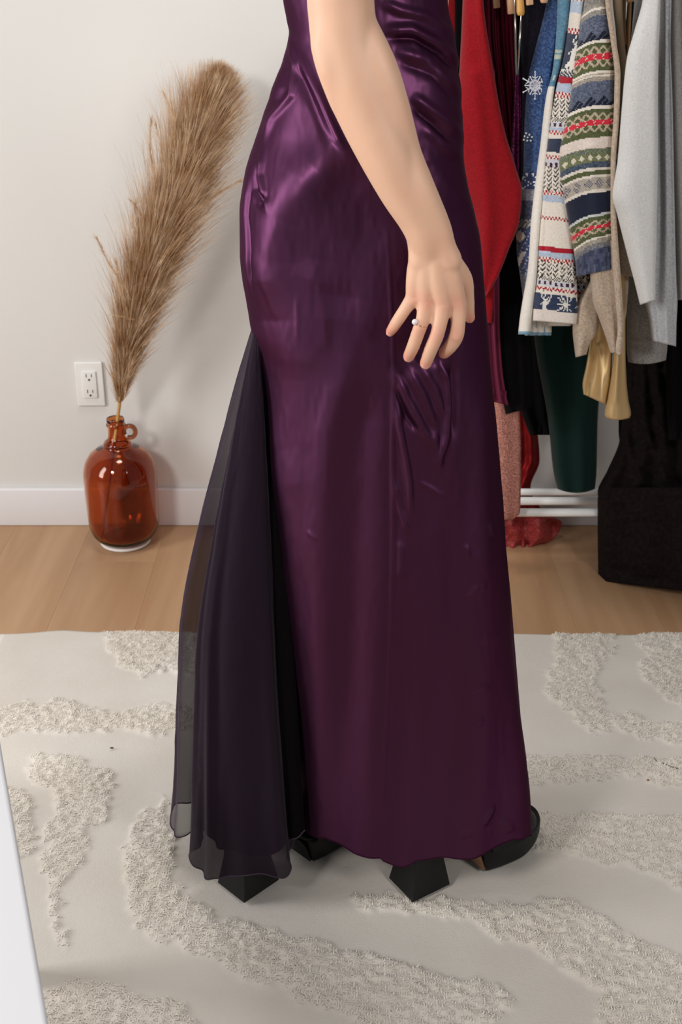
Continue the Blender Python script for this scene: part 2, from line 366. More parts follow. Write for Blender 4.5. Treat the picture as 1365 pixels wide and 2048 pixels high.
# ---------------------------------------------------------------- rug
def rug():
    x0, x1, y0, y1 = -.715, 1.25, .85, 2.168
    res = .0036; nx = int((x1-x0)/res); ny = int((y1-y0)/res)
    X, Y = np.meshgrid(np.linspace(x0, x1, nx), np.linspace(y0, y1, ny))
    U, Vv = PX(np.stack([X, Y, 0*X], -1))
    c6 = lambda L: [(1000+a/2.504, 1230+b/2.504) for a, b in L]
    c5 = lambda L: [(a/2.535, 1240+b/2.535) for a, b in L]
    c7 = lambda L: [(a/1.241, 1780+b/1.241) for a, b in L]
    polys = [c6([(330, 40), (600, 60), (560, 160), (500, 300), (480, 420), (560, 520), (700, 540), (1300, 560), (1300, 700), (914, 665), (750, 640), (550, 605), (400, 560), (290, 490), (240, 400), (240, 280), (290, 150)]),
             c6([(740, 60), (1300, 40), (1300, 520), (914, 470), (830, 430), (760, 385), (700, 310), (700, 180)]),
             c6([(-400, 690), (100, 700), (400, 740), (560, 730), (700, 730), (1300, 760), (1300, 900), (800, 860), (600, 830), (500, 850), (300, 855), (-400, 860)]),
             c6([(-300, 1060), (160, 1040), (400, 1020), (600, 1040), (1300, 1060), (1300, 1300), (914, 1270), (914, 1400), (820, 1330), (760, 1300), (620, 1265), (500, 1250), (380, 1210), (130, 1190), (-300, 1150)]),
             c6([(0, 1440), (200, 1450), (400, 1500), (600, 1600), (780, 1720), (1200, 1850), (1300, 2300), (500, 2300), (470, 1900), (330, 1790), (280, 1730), (200, 1720), (160, 1650), (0, 1620), (-100, 1560)]),
             c5([(530, 40), (1500, 40), (1500, 310), (900, 290), (740, 300), (640, 265), (560, 200)]),
             c5([(-300, 500), (150, 430), (350, 430), (500, 480), (1200, 450), (1200, 560), (600, 580), (350, 585), (-300, 620)]),
             c5([(150, 720), (400, 740), (560, 780), (590, 870), (540, 980), (500, 1080), (430, 1180), (360, 1330), (300, 1400), (240, 1380), (220, 1200), (260, 1060), (320, 960), (280, 900), (160, 860)]),
             c5([(50, 870), (150, 940), (170, 1100), (160, 1220), (100, 1260), (-200, 900)]),
             c5([(830, 900), (900, 1100), (880, 1300), (960, 1430), (1100, 1480), (1100, 1730), (850, 1650), (740, 1590), (690, 1480), (640, 1300), (650, 1100), (720, 980), (790, 950)]),
             c5([(270, 1380), (300, 1600), (305, 1680), (350, 1680), (325, 1500), (310, 1380)]),
             c5([(330, 1830), (480, 1840), (700, 1900), (850, 1960), (1014, 2048), (1100, 2300), (100, 2300), (240, 1920)]),
             c7([(330, 0), (420, 50), (560, 90), (700, 110), (900, 170), (1100, 230), (1200, 240), (1270, 280), (1240, 333), (1200, 500), (950, 500), (870, 333), (770, 290), (700, 250), (620, 230), (560, 200), (500, 180), (430, 150), (370, 100), (340, 60)]),
             c7([(870, 30), (1000, 20), (1150, 40), (1300, 50), (1365, 80), (1365, 180), (1240, 125), (1150, 90), (1050, 75), (880, 60)])]
    wU = U+26*(vnoise(X*26, Y*26, 3)-.5)+22*(vnoise(X*90, Y*90, 33)-.5); wV = Vv+22*(vnoise(X*26, Y*26, 4)-.5)+16*(vnoise(X*90, Y*90, 34)-.5)
    mk_ = np.zeros(X.shape)
    for p in polys: mk_ = np.maximum(mk_, in_poly(wU, wV, p).astype(float))
    raw = mk_.copy()
    for _ in range(2):
        a = np.pad(mk_, 1, mode='edge'); mk_ = (a[1:-1, 1:-1]*2+a[:-2, 1:-1]+a[2:, 1:-1]+a[1:-1, :-2]+a[1:-1, 2:])/6
    n1 = vnoise(X*210, Y*210, 5); n2 = vnoise(X*100+9, Y*120, 6); n3 = vnoise(X*12, Y*12, 8); n4 = vnoise(X*330, Y*240, 9)
    pile = .0035+.0032*(n2-.35)+.0028*(n1-.5)+.0015*(n4-.5)+.0025*n3
    flat = .0055+.0035*vnoise(X*5, Y*5, 11)+.0012*vnoise(X*14, Y*9, 12)+.0003*rng.random(X.shape)
    Z = flat+mk_*(pile*.75+.0035*(n2-.5))
    ed = np.minimum(np.minimum(X-x0, x1-X), np.minimum(Y-y0, y1-Y))
    Z *= .35+.65*sstep(0, .012, ed)
    # uneven cut edge
    Yq = Y+.006*np.sin(X*9)*sstep(y1-.1, y1, Y)+.005*(vnoise(X*60, Y*0, 13)-.5)*mk_*sstep(y1-.02, y1, Y)+.009*np.exp(-((X+.59)/.05)**2)*sstep(y1-.1, y1, Y)
    V = np.stack([X, Yq, Z], -1).reshape(-1, 3); Fc = grid_faces(ny, nx)
    # skirt down to the floor so the rug is a solid slab
    ring = np.concatenate([np.arange(nx), np.arange(1, ny)*nx+nx-1, (ny-1)*nx+np.arange(nx-1)[::-1], np.arange(1, ny-1)[::-1]*nx])
    Vb = V[ring].copy(); Vb[:, 2] = .0005; n0 = len(V)
    k = np.arange(len(ring)); k2 = (k+1) % len(ring)
    F2 = np.stack([ring[k], n0+k, n0+k2, ring[k2]], -1)
    me = bpy.data.meshes.new('rug'); VV = np.vstack([V, Vb]); FF = np.vstack([Fc, F2])
    me.from_pydata(VV.tolist(), [], FF.tolist()); me.update(); me.polygons.foreach_set('use_smooth', [True]*len(me.polygons))
    at = me.color_attributes.new('pile', 'FLOAT_COLOR', 'POINT')
    pv = np.concatenate([mk_.ravel(), np.zeros(len(Vb))]); at.data.foreach_set('color', np.stack([pv, pv, pv, pv*0+1], -1).ravel())
    m = mat('rug_wool', (204, 196, 186), .95, Specular_IOR_Level=.1); nt, N, L, b = nodes(m)
    a = N.new('ShaderNodeAttribute'); a.attribute_name = 'pile'; tc = N.new('ShaderNodeTexCoord')
    n = N.new('ShaderNodeTexNoise'); n.inputs['Scale'].default_value = 5; n.inputs['Detail'].default_value = 6; L.new(tc.outputs['Object'], n.inputs['Vector'])
    r1 = N.new('ShaderNodeValToRGB'); e = r1.color_ramp.elements; e[0].position = .3; e[1].position = .7; e[0].color = lin4((200, 192, 182)); e[1].color = lin4((210, 204, 196)); L.new(n.outputs[0], r1.inputs[0])
    r2 = N.new('ShaderNodeValToRGB'); e = r2.color_ramp.elements; e[0].position = .3; e[1].position = .7; e[0].color = lin4((204, 195, 182)); e[1].color = lin4((218, 211, 202)); L.new(n.outputs[0], r2.inputs[0])
    mx = N.new('ShaderNodeMix'); mx.data_type = 'RGBA'; L.new(a.outputs['Color'], mx.inputs[0]); L.new(r1.outputs[0], mx.inputs[6]); L.new(r2.outputs[0], mx.inputs[7]); L.new(mx.outputs[2], b.inputs['Base Color'])
    n2_ = N.new('ShaderNodeTexNoise'); n2_.inputs['Scale'].default_value = 420; n2_.inputs['Detail'].default_value = 3; L.new(tc.outputs['Object'], n2_.inputs['Vector'])
    bp = N.new('ShaderNodeBump'); bp.inputs['Strength'].default_value = .4; bp.inputs['Distance'].default_value = .0015; L.new(n2_.outputs[0], bp.inputs['Height']); L.new(bp.outputs[0], b.inputs['Normal'])
    me.materials.append(m); root = bpy.data.objects.new('rug', me); COL.objects.link(root)
    tag(root, 'cream woven rug with raised shaggy tufted patches on the wooden floor', 'rug')
    # loose tufts of yarn standing on the pile
    idx = np.flatnonzero((raw.ravel() > 0) & (U.ravel() > -60) & (U.ravel() < 1430) & (Vv.ravel() < 2120)); sel = rng.choice(idx, min(len(idx), 26000), replace=False)
    V2 = []; F2 = []
    B = V[sel]; A = rng.uniform(0, 2*math.pi, len(sel)); Ln = rng.uniform(.0025, .006, len(sel)); Wd = rng.uniform(.0005, .0011, len(sel)); Hh = rng.uniform(.0008, .0030, len(sel))
    d = np.stack([np.cos(A), np.sin(A), 0*A], -1); s = np.stack([-np.sin(A), np.cos(A), 0*A], -1)
    up = np.array([0, 0, 1.])
    p0 = B-d*Ln[:, None]*.5-up*.001; p1 = B+up*Hh[:, None]; p2 = B+d*Ln[:, None]*.6+up*(Hh*.5)[:, None]
    w = s*Wd[:, None]; Vt = np.stack([p0-w, p0+w, p1-w, p1+w, p2-w*.6, p2+w*.6], 1).reshape(-1, 3)
    k = np.arange(len(sel))[:, None]*6
    Ft = np.concatenate([k+np.array([[0, 1, 3, 2]]), k+np.array([[2, 3, 5, 4]])], 0)
    t = mk('tufts', Vt, Ft, mat('tuft_yarn', (222, 215, 205), .95, Specular_IOR_Level=.1), root); t['kind'] = 'stuff'
    # lint and crumbs lying on it
    for (u, v, s_, c, nm, lb) in ((224, 1499, .0035, (90, 74, 66), 'crumb', 'small dark crumb on the rug left of the dress'), (1297, 1563, .003, (150, 96, 60), 'crumb', 'small tan crumb on the rug right of the dress'),):
        q = MB(); x, y, _ = PF(u, v, .009); q.ball((x, y, .0125), (s_, s_*.6, s_*.45), 10); tag(q.build(nm, mat('crumb', c, .8)), lb, 'crumb')
    q = MB(); tp = [PF(u, v, .0135) for u, v in ((1309, 1515), (1314, 1522), (1326, 1526), (1340, 1532), (1357, 1537))]; q.tube(catmull(tp, 20), .0007, 6)
    tag(q.build('loose_thread', mat('thread', (90, 80, 76), .8)), 'dark loose thread lying on the rug at the right edge', 'thread')
rug()

# ---------------------------------------------------------------- white table in the near left corner
def table():
    zb, th_ = .48, .04
    a = Vector(PF(0, 1490, zb)); b_ = Vector(PF(95, 2048, zb)); d = (a-b_).normalized(); n = Vector((-d.y, d.x, 0))
    if n.x > 0: n = -n
    far = a+d*.16; near = b_-d*.36; L = (far-near).length; Wd = .46
    ctr = (far+near)/2+n*Wd/2
    t = empty('side_table', (ctr.x, ctr.y, 0)); tag(t, 'plain white tabletop edge in the near bottom left corner', 'table')
    ang = math.atan2(d.y, d.x); R = Matrix.Rotation(ang, 3, 'Z')
    q = MB(); q.box((ctr.x, ctr.y, zb+th_/2), (L, Wd, th_), .005, R, 3); q.build('tabletop', mat('white_laminate', (205, 205, 208), .5), t)
    for sx in (-1, 1):
        for sy in (-1, 1):
            o_ = R @ Vector((sx*(L/2-.04), sy*(Wd/2-.04), 0)); zf = .0085
            q = MB(); q.box((ctr.x+o_.x, ctr.y+o_.y, (zb+zf)/2), (.032, .032, zb-zf), .003, R, 2); q.build('leg', M['white_metal'], t)
table()
# ---------------------------------------------------------------- person
person = empty('person', (0.02, 1.5, 0)); tag(person, 'person in a long purple satin gown, right arm hanging, cropped above the waist', 'person')
def cone_mesh(q, a, b, ra, rb, n=18):
    """round cone between two points, closed with hemispherical ends"""
    a = Vector(a); b = Vector(b); d = (b-a); L = d.length; t = d.normalized(); u = t.orthogonal().normalized(); w = t.cross(u)
    prof = [(ra*math.sin(x), -ra*math.cos(x)) for x in np.linspace(.15, math.pi/2, 5)] + [(rb*math.cos(x), L+rb*math.sin(x)) for x in np.linspace(0, math.pi/2-.15, 5)]
    V = [a+t*z+u*r*math.cos(2*math.pi*k/n)+w*r*math.sin(2*math.pi*k/n) for r, z in prof for k in range(n)]
    Fc = [tuple(f) for f in grid_faces(len(prof), n, True)]+[tuple(range(n))[::-1], tuple(range((len(prof)-1)*n, len(prof)*n))]
    q.add(V, Fc)
ARM = []
def chain(q, pts, n=18, sub=6):
    if q is AQ: ARM.append((pts, n, sub))
    c = catmull(np.array([tuple(p[:3])+(p[3],) for p in pts]), (len(pts)-1)*sub+1)
    for i in range(len(c)-1): cone_mesh(q, c[i][:3], c[i+1][:3], c[i][3], c[i+1][3], n)
def bake(o, mods):
    for t, kw in mods:
        m = o.modifiers.new('m', t)
        for k, v in kw.items(): setattr(m, k, v)
    dg = bpy.context.evaluated_depsgraph_get(); ev = o.evaluated_get(dg); me = bpy.data.meshes.new_from_object(ev)
    o.modifiers.clear(); o.data = me; me.polygons.foreach_set('use_smooth', [True]*len(me.polygons)); return o
def PR(u, v, Y, rpx):
    p = P(u, v, Y); d = p[1]*CT-(p[2]-H)*ST
    return (p[0], p[1], p[2], rpx*d/F)
q = AQ = MB()
# right arm: upper arm, elbow, forearm, wrist
AY = 1.33
chain(q, [PR(665, -420, 1.40, 74), PR(672, -250, 1.36, 72), PR(678, -80, AY, 69), PR(683, 20, AY, 68), PR(691, 90, AY, 67), PR(712, 160, AY, 67), PR(741, 235, AY, 62), PR(774, 310, AY, 56), PR(806, 380, AY+.003, 48), PR(836, 432, AY+.006, 43), PR(852, 470, AY+.008, 39), PR(860, 505, AY+.014, 34), PR(868, 545, AY+.018, 26)], 24)
# point of the elbow, forearm muscle on the thumb side
chain(q, [PR(655, 85, AY-.01, 36), PR(668, 135, AY-.013, 36), PR(694, 205, AY-.006, 34)], 16, 4)
chain(q, [PR(725, 60, AY-.004, 36), PR(756, 140, AY-.008, 42), PR(786, 225, AY-.004, 38), PR(812, 305, AY+.004, 32), PR(838, 375, AY+.008, 30), PR(862, 430, AY+.008, 28)], 16, 4)
# two forearm bones give the flat wrist
chain(q, [PR(740, 270, AY+.004, 40), PR(790, 360, AY+.004, 38), PR(833, 455, AY+.012, 28), PR(840, 492, AY+.012, 25), PR(841, 520, AY+.012, 25)], 16, 4)
chain(q, [PR(800, 300, AY+.004, 40), PR(835, 380, AY, 38), PR(873, 455, AY+.005, 31), PR(885, 492, AY+.008, 28), PR(898, 520, AY+.01, 28)], 16, 4)
q.ball(tuple(P(838, 470, AY+.006)), .0145)
# metacarpals form the palm
HY = AY+.012
mc = {'pinky': [(842, 505, 0, 22), (833, 555, 0.004, 20), (827, 596, .006, 15)], 'ring': [(853, 505, -.001, 23), (852, 560, -.001, 21), (853, 606, 0, 15.5)],
      'middle': [(868, 505, -.002, 24), (876, 560, -.004, 22), (887, 610, -.004, 16)], 'index': [(884, 505, -.001, 24), (902, 555, -.001, 22), (917, 604, .003, 16)]}
for L_ in mc.values(): chain(q, [PR(u, v, HY+d, r*1.05) for u, v, d, r in L_], 14, 4)
for a, b_, r in (((838, 560, .004), (905, 560, .001), 20), ((836, 585, .006), (912, 588, .004), 16), ((850, 530, .006), (895, 530, .006), 23), ((845, 560, .014), (905, 560, .014), 19)):
    chain(q, [PR(a[0], a[1], HY+a[2], r), PR((a[0]+b_[0])/2, a[1], HY-.001, r), PR(b_[0], b_[1], HY+b_[2], r)], 14, 3)
fin = {'pinky': [(827, 596, .006, 14), (812, 617, .010, 11.5), (800, 635, .014, 11), (789, 652, .020, 10.2), (781, 664, .026, 8.6)],
       'ring': [(853, 606, 0, 15), (846, 640, -.001, 12.5), (838, 662, .001, 12), (828, 690, .008, 11.6), (818, 713, .020, 10.5)],
       'middle': [(887, 610, -.004, 15.5), (881, 645, -.005, 13), (874, 672, -.003, 12.6), (862, 700, .004, 12), (852, 727, .015, 10.8)],
       'index': [(917, 604, .003, 15), (917, 645, .001, 13.2), (913, 672, .002, 13.4), (902, 692, .009, 12.2), (889, 706, .02, 10.6)],
       'thumb': [(892, 520, .016, 25), (925, 556, .024, 18), (935, 590, .032, 12.5), (937, 615, .036, 11.4), (940, 636, .041, 9.6)]}
for L_ in fin.values(): chain(q, [PR(u, v, HY+d, r*1.12+.5) for u, v, d, r in L_], 14, 4)
# knuckles
for u, v, d, r in ((829, 600, .002, 12), (854, 606, -.0025, 13.5), (888, 612, -.0065, 14), (917, 607, -.0005, 13), (838, 662, .0005, 12.6), (875, 671, -.0035, 13.2), (913, 672, -.0005, 14)):
    p = PR(u, v, HY+d, r); q.ball(p[:3], p[3], 12)
# the left arm hangs the same way on the far side of the body
for pts, n_, sub_ in list(ARM): 
    c_ = catmull(np.array([tuple(p) for p in pts]), (len(pts)-1)*sub_+1); c_[:, 1] = 3.07-c_[:, 1]
    for i in range(len(c_)-1): cone_mesh(q, c_[i][:3], c_[i+1][:3], c_[i][3], c_[i+1][3], n_)
AQ = None
# torso, neck, head and legs (inside the gown or above the frame)
cx = lambda u, v, Y=1.53: tuple(P(u, v, Y))
def ell(c, r): q.ball(c, r, 24)
hip = Vector(P(720, 400, 1.53)); waist = Vector(P(745, 60, 1.545)); chest = Vector(P(735, -250, 1.54)); neck = Vector((chest.x, 1.54, 1.58))
chain(q, [tuple(hip)+(.10,), tuple(waist)+(.09,), tuple(chest)+(.098,), (chest.x, 1.54, 1.5, .07)], 24, 4)
chain(q, [(chest.x-.12, 1.42, 1.505, .048), (chest.x, 1.54, 1.53, .055), (chest.x+.12, 1.65, 1.505, .048)], 18, 4)
chain(q, [tuple(PR(665, -420, 1.40, 74)), (chest.x-.12, 1.42, 1.505, .052)], 18, 3)
_p = PR(665, -420, 1.40, 74); chain(q, [(_p[0], 3.07-_p[1], _p[2], _p[3]), (chest.x+.12, 1.65, 1.505, .052)], 18, 3)
chain(q, [tuple(neck)+(.052,), (chest.x+.01, 1.545, 1.66, .05)], 18, 4)
ell((chest.x+.03, 1.56, 1.745), (.075, .09, .11)); ell((chest.x+.075, 1.62, 1.715), (.018, .02, .02))
chain(q, [(hip.x-.01, 1.52, hip.z, .085), (.06, 1.48, .60, .065), (.085, 1.475, .30, .05), (.10, 1.455, .15, .032)], 18, 5)
chain(q, [(hip.x+.02, 1.57, hip.z, .085), (-.06, 1.56, .60, .065), (-.10, 1.50, .30, .05), (-.13, 1.45, .15, .032)], 18, 5)
def foot(hx, hy, a):
    dx, dy_ = math.cos(a), math.sin(a)
    chain(q, [(hx, hy, .145, .028), (hx+.05*dx, hy+.05*dy_, .115, .027), (hx+.12*dx, hy+.12*dy_, .07, .026), (hx+.17*dx, hy+.17*dy_, .058, .022), (hx+.20*dx, hy+.20*dy_, .053, .012)], 16, 3)
SH = [(.120, 1.420, rad(33)), (-.142, 1.42, rad(45))]
for s in SH: foot(*s)
body = q.build('body', M['skin'], person)
bake(body, [('REMESH', dict(mode='VOXEL', voxel_size=.0021)), ('SMOOTH', dict(factor=.5, iterations=6))])
_n = len(body.data.vertices); _co = np.empty(_n*3); body.data.vertices.foreach_get('co', _co); _co = _co.reshape(-1, 3)+np.array(person.location)
_u, _v = PX(_co); _w = sstep(545, 480, _v)
_vg = body.vertex_groups.new(name='arm')
for lv in range(1, 11):
    ii = np.flatnonzero((_w > (lv-.5)/10-.05) & (_w <= (lv+.5)/10-.05+(.1 if lv == 10 else 0))).tolist()
    if ii: _vg.add(ii, lv/10, 'REPLACE')
bake(body, [('SMOOTH', dict(factor=.5, iterations=36, vertex_group='arm'))])
_fl = np.zeros(_n)
for L_ in fin.values():
    u, v, d, r = L_[-1]; c_ = np.array(P(u, v, HY+d)); _fl = np.maximum(_fl, .85*np.exp(-(np.linalg.norm(_co-c_, axis=1)/.013)**2))
for u, v in ((829, 600), (854, 606), (888, 612), (917, 607), (838, 662), (875, 671), (913, 672), (648, 128)):
    c_ = np.array(P(u, v, HY-.008)); _fl = np.maximum(_fl, .38*np.exp(-(np.linalg.norm(_co-c_, axis=1)/.012)**2))
_fl = np.clip(_fl+.12*(vnoise(_co[:, 0]*60+9, _co[:, 2]*60+50, 41)-.3), 0, 1)
_at = body.data.attributes.new('flush', 'FLOAT', 'POINT'); _at.data.foreach_set('value', _fl)
# fingernails, each lying on the back of its fingertip
for k_ in ('ring', 'middle', 'pinky'):
    L_ = fin[k_]; a_ = Vector(P(L_[-2][0], L_[-2][1], HY+L_[-2][2])); b_ = Vector(P(L_[-1][0], L_[-1][1], HY+L_[-1][2])); t_ = (b_-a_).normalized()
    nrm = Vector((0, -1, .25)); nrm = (nrm-t_*nrm.dot(t_)).normalized(); sd = t_.cross(nrm); r_ = L_[-1][3]*1.12*1.4/F
    q = MB(); V_ = []
    for i in range(7):
        for j in range(7):
            x_ = (i/6-.5)*2; y_ = (j/6-.5)*2; ww = .62*(1-.25*abs(x_)**3)
            V_.append(b_+t_*(x_*r_*.62-.001)+sd*(y_*r_*ww)+nrm*(r_*(1.0-.42*(y_*ww)**2-.10*max(0, x_)**2)))
    q.add(V_, grid_faces(7, 7)); nl = q.build('fingernail', mat('nail', (226, 168, 152), .3), body)
    md = nl.modifiers.new('s', 'SOLIDIFY'); md.thickness = .0005

# ring: band with a pearl on the ring finger
rg = MB(); c = Vector(P(843, 648, HY-.0008)); t = (Vector(P(838, 662, HY+.001))-Vector(P(849, 628, HY-.001))).normalized()
u_ = t.orthogonal().normalized(); w_ = t.cross(u_); R_ = PR(845, 645, HY, 12.7)[3]
rg.tube([c+(u_*math.cos(a)+w_*math.sin(a))*R_ for a in np.linspace(0, 2*math.pi, 33)], .0007, 8, False)
ring = rg.build('finger_ring', M['gold'], person); ring['label'] = 'thin gold ring with a round white stone'
st = MB(); pc = P(830.5, 644, HY-.006); st.ball(tuple(pc), (.0036, .003, .0036), 16); st.build('stone', M['pearl'], ring)

# ---- gown
gl = [(-460, 560), (-300, 562), (-120, 566), (0, 570), (40, 577), (70, 582), (120, 566), (180, 545), (260, 519), (340, 494), (420, 483), (490, 486), (570, 497), (640, 504), (700, 522), (760, 529), (880, 534), (960, 544), (1080, 557), (1200, 568), (1350, 580), (1500, 590), (1625, 600), (1720, 606)]
gr = [(-460, 880), (-300, 900), (-120, 893), (0, 893), (80, 908), (180, 917), (280, 920), (380, 936), (480, 959), (600, 969), (700, 976), (800, 985), (950, 1000), (1080, 1010), (1200, 1021), (1330, 1030), (1480, 1040), (1600, 1050), (1720, 1058)]
yc = [(-460, 1.54), (0, 1.545), (400, 1.53), (900, 1.505), (1300, 1.48), (1720, 1.475)]
dp = [(-460, .10), (0, .105), (250, .125), (430, .135), (700, .125), (1000, .115), (1400, .115), (1720, .13)]
hem = [(560, 1650), (603, 1655), (640, 1676), (680, 1682), (720, 1690), (755, 1706), (765, 1722), (800, 1735), (835, 1716), (862, 1694), (885, 1674), (915, 1670), (950, 1672), (1000, 1681), (1030, 1680), (1056, 1668)]
def gown():
    nA, nR = 460, 520
    vr = np.linspace(-460, 1700, nR); f = lambda L: pchip([a for a, _ in L], [b for _, b in L], vr)
    ul, ur, Yc, D = f(gl), f(gr), f(yc), f(dp)
    pl_, pr_ = P(ul, vr, 1), P(ur, vr, 1)
    # sides at the centre depth
    PL = np.array([P(a, v, y) for a, v, y in zip(ul, vr, Yc)]); PRt = np.array([P(a, v, y) for a, v, y in zip(ur, vr, Yc)])
    # angles: denser on the near side
    ph = np.concatenate([np.linspace(-math.pi-.25, .25, int(nA*.76), endpoint=False), np.linspace(.25, math.pi-.25, nA-int(nA*.76), endpoint=False)])
    c, s = np.cos(ph)[None], np.sin(ph)[None]
    cxm = ((PL+PRt)/2)[:, :1]; hw = ((PRt-PL)/2)[:, :1]; Zr = PL[:, 2:]
    e = .92
    X = cxm+hw*np.sign(c)*np.abs(c)**e
    Y = Yc[:, None]+D[:, None]*np.sign(s)*np.abs(s)**e
    Z = Zr+0*X
    # hem follows the floor with its dips
    U0, V0 = PX(np.stack([X, Y, Z], -1))
    vh = pchip([a for a, _ in hem], [b for _, b in hem], U0[-1])
    near = sstep(.15, -.15, np.sin(ph))
    dyv = (1024-vh)/F; Zt = H+Y[-1]/(CT+dyv*ST)*(-ST+dyv*CT)
    Zt = np.clip(Zt, .02, .12)*near+.05*(1-near)
    w = sstep(1150, 1700, vr)[:, None]; Z = Z+w*(Zt-Z[-1])[None]
    # the centre-depth rows above rely on one height per row: rescale so that rows stay evenly spaced
    U, Vv = PX(np.stack([X, Y, Z], -1))
    nz = np.stack([c*D[:, None]+0*X, s*hw+0*X], -1); nz /= np.linalg.norm(nz, axis=-1, keepdims=True)
    nearm = sstep(.2, -.1, s)*np.ones_like(X)
    d = np.zeros_like(X)
    def ridge(pts, wd, amp, side=0):
        nonlocal d
        q_, t_ = pline_dist(U, Vv, pts); env = np.clip(np.minimum(t_, 1-t_)*5+.15, 0, 1)
        d += amp*np.exp(-(q_/wd)**2)*env
    # broad body forms
    ridge([(700, 285), (610, 360), (560, 430), (540, 520), (545, 640)], 46, .012)
    ridge([(745, 400), (690, 500), (670, 640)], 70, -.006)
    ridge([(640, 520), (610, 640), (600, 760)], 45, .004)
    ridge([(860, 130), (900, 320)], 40, .006)
    ridge([(560, 900), (590, 1100), (610, 1500)], 40, .004)
    ridge([(700, 700), (655, 860), (640, 1080), (650, 1500)], 30, .006)
    ridge([(740, 760), (715, 920), (705, 1200), (700, 1600)], 34, -.007)
    ridge([(960, 760), (962, 960), (965, 1200)], 22, .005)
    ridge([(900, 1000), (905, 1300), (915, 1600)], 28, -.004)
    # front-of-waist pulls
    for k, (pts, wd, am) in enumerate([([(765, 5), (800, 20), (850, 32), (905, 70)], 9, .0045), ([(770, 60), (820, 58), (870, 85), (915, 125)], 9, .006), ([(775, 78), (830, 78), (880, 108), (918, 150)], 7, -.005),
                                       ([(790, 100), (850, 118), (918, 190)], 10, .004), ([(800, 125), (860, 150), (915, 215)], 8, -.003), ([(822, 190), (860, 222), (915, 268)], 9, .005), ([(826, 215), (862, 248), (900, 290)], 7, -.004),
                                       ([(840, 250), (880, 290), (925, 320)], 9, .003), ([(845, 300), (880, 360), (940, 420)], 14, .003)]): ridge(pts, wd, am)
    # back: folded edge under the open back, hip gathers
    for pts, wd, am in [([(583, 70), (592, 130), (585, 190), (545, 235), (528, 280)], 6, .005), ([(575, 110), (565, 180), (545, 215)], 10, -.007), ([(602, 110), (640, 190), (668, 255), (690, 300)], 8, .005),
                        ([(590, 130), (625, 210), (660, 290)], 9, -.004), ([(528, 300), (522, 350), (536, 390), (548, 420)], 6, .005), ([(516, 330), (512, 380), (530, 415)], 5, -.005),
                        ([(535, 385), (530, 415)], 12, -.006), ([(500, 340), (494, 430), (505, 500), (515, 600)], 5, .003), ([(505, 360), (500, 430), (512, 500), (517, 600)], 4, -.003),
                        ([(540, 560), (560, 640)], 6, .001), ([(598, 590), (600, 640), (598, 690)], 5, .0012), ([(640, 560), (652, 640), (650, 700)], 10, .001)]: ridge(pts, wd, am)
    # side seam
    seam = [(777, 470), (780, 560), (786, 680), (789, 760), (785, 900), (787, 1050), (783, 1250), (776, 1400), (768, 1550), (763, 1720)]
    ridge(seam, 3.2, .0016); ridge([(a+9, b) for a, b in seam[3:]], 6, -.0016); ridge([(a-8, b) for a, b in seam[3:]], 6, -.001)
    # crumple below the hand
    for pts, wd, am in [([(790, 742), (815, 800), (842, 850), (862, 890)], 9, .006), ([(815, 735), (845, 790), (868, 850)], 9, .0055), ([(792, 775), (812, 830), (835, 862)], 6, -.004), ([(845, 735), (870, 780), (885, 830)], 8, .004),
                        ([(880, 725), (893, 760), (898, 810), (892, 870), (876, 932)], 6, .0065), ([(866, 860), (872, 900), (876, 935)], 9, .004), ([(905, 725), (906, 790), (904, 880)], 8, -.005),
                        ([(794, 790), (798, 850), (812, 920), (818, 960), (822, 1040)], 6, .006), ([(790, 960), (800, 1020), (818, 1062)], 6, .004), ([(800, 1080), (802, 1120), (797, 1160)], 9, .003),
                        ([(840, 965), (865, 978), (890, 995)], 4, .002), ([(820, 700), (850, 716), (880, 722)], 10, -.005), ([(640, 1075), (632, 1068), (620, 1060)], 4, .0012),
                        ([(934, 1090), (934, 1120)], 5, .002), ([(976, 1045), (982, 1070)], 6, .002), ([(935, 1200), (946, 1186), (955, 1170)], 6, .0016), ([(966, 1165), (962, 1180)], 5, .001),
                        ([(940, 1394), (955, 1385), (978, 1370)], 6, .0016), ([(945, 1455), (954, 1445), (962, 1432)], 6, .0018), ([(960, 1282), (1000, 1270)], 6, .0012),
                        ([(920, 1670), (930, 1660), (940, 1664)], 6, .003), ([(962, 1645), (975, 1632), (990, 1610)], 6, .004), ([(1010, 1640), (1025, 1665)], 10, .003)]: ridge(pts, wd, am)
    low = sstep(950, 1650, Vv)
    d += low*(.0035*np.sin((U-600)/17.+Vv/260.)+.0025*np.sin((U-600)/31.-Vv/400.+1))
    d += .0012*(vnoise(U/26, Vv/90, 31)-.5)+.0006*(vnoise(U/9, Vv/26, 32)-.5)
    d *= nearm
    back = (1-nearm)*.006*np.sin(ph*9)[None]*sstep(600, 1600, vr)[:, None]
    X = X+(d+back)*nz[..., 0]; Y = Y+(d+back)*nz[..., 1]
    V = np.stack([X, Y, Z], -1).reshape(-1, 3); Fc = grid_faces(nR, nA, True)
    o = mk('gown', V, Fc, M['satin'], person); o['label'] = 'purple satin gown'
    bpy.context.view_layer.update()
    m = o.modifiers.new('t', 'SOLIDIFY'); m.thickness = .0012; m.offset = -1
    return o
gn = gown()
# straps over the shoulders, above the frame
q = MB()
for s in (-1, 1):
    q.tube(catmull([(chest.x-.07+.0*s, 1.5+.05*s, 1.44), (chest.x-.05, 1.52+.07*s, 1.56), (chest.x+.06, 1.58+.05*s, 1.45)], 14), .005, 8)
q.build('strap', M['satin'], gn)
q = MB(); q.ball((chest.x+.012, 1.545, 1.77), (.092, .102, .112), 24); q.ball((chest.x-.05, 1.50, 1.70), (.05, .055, .06), 20)
q.build('hair', mat('hair', (70, 48, 36), .5), person)

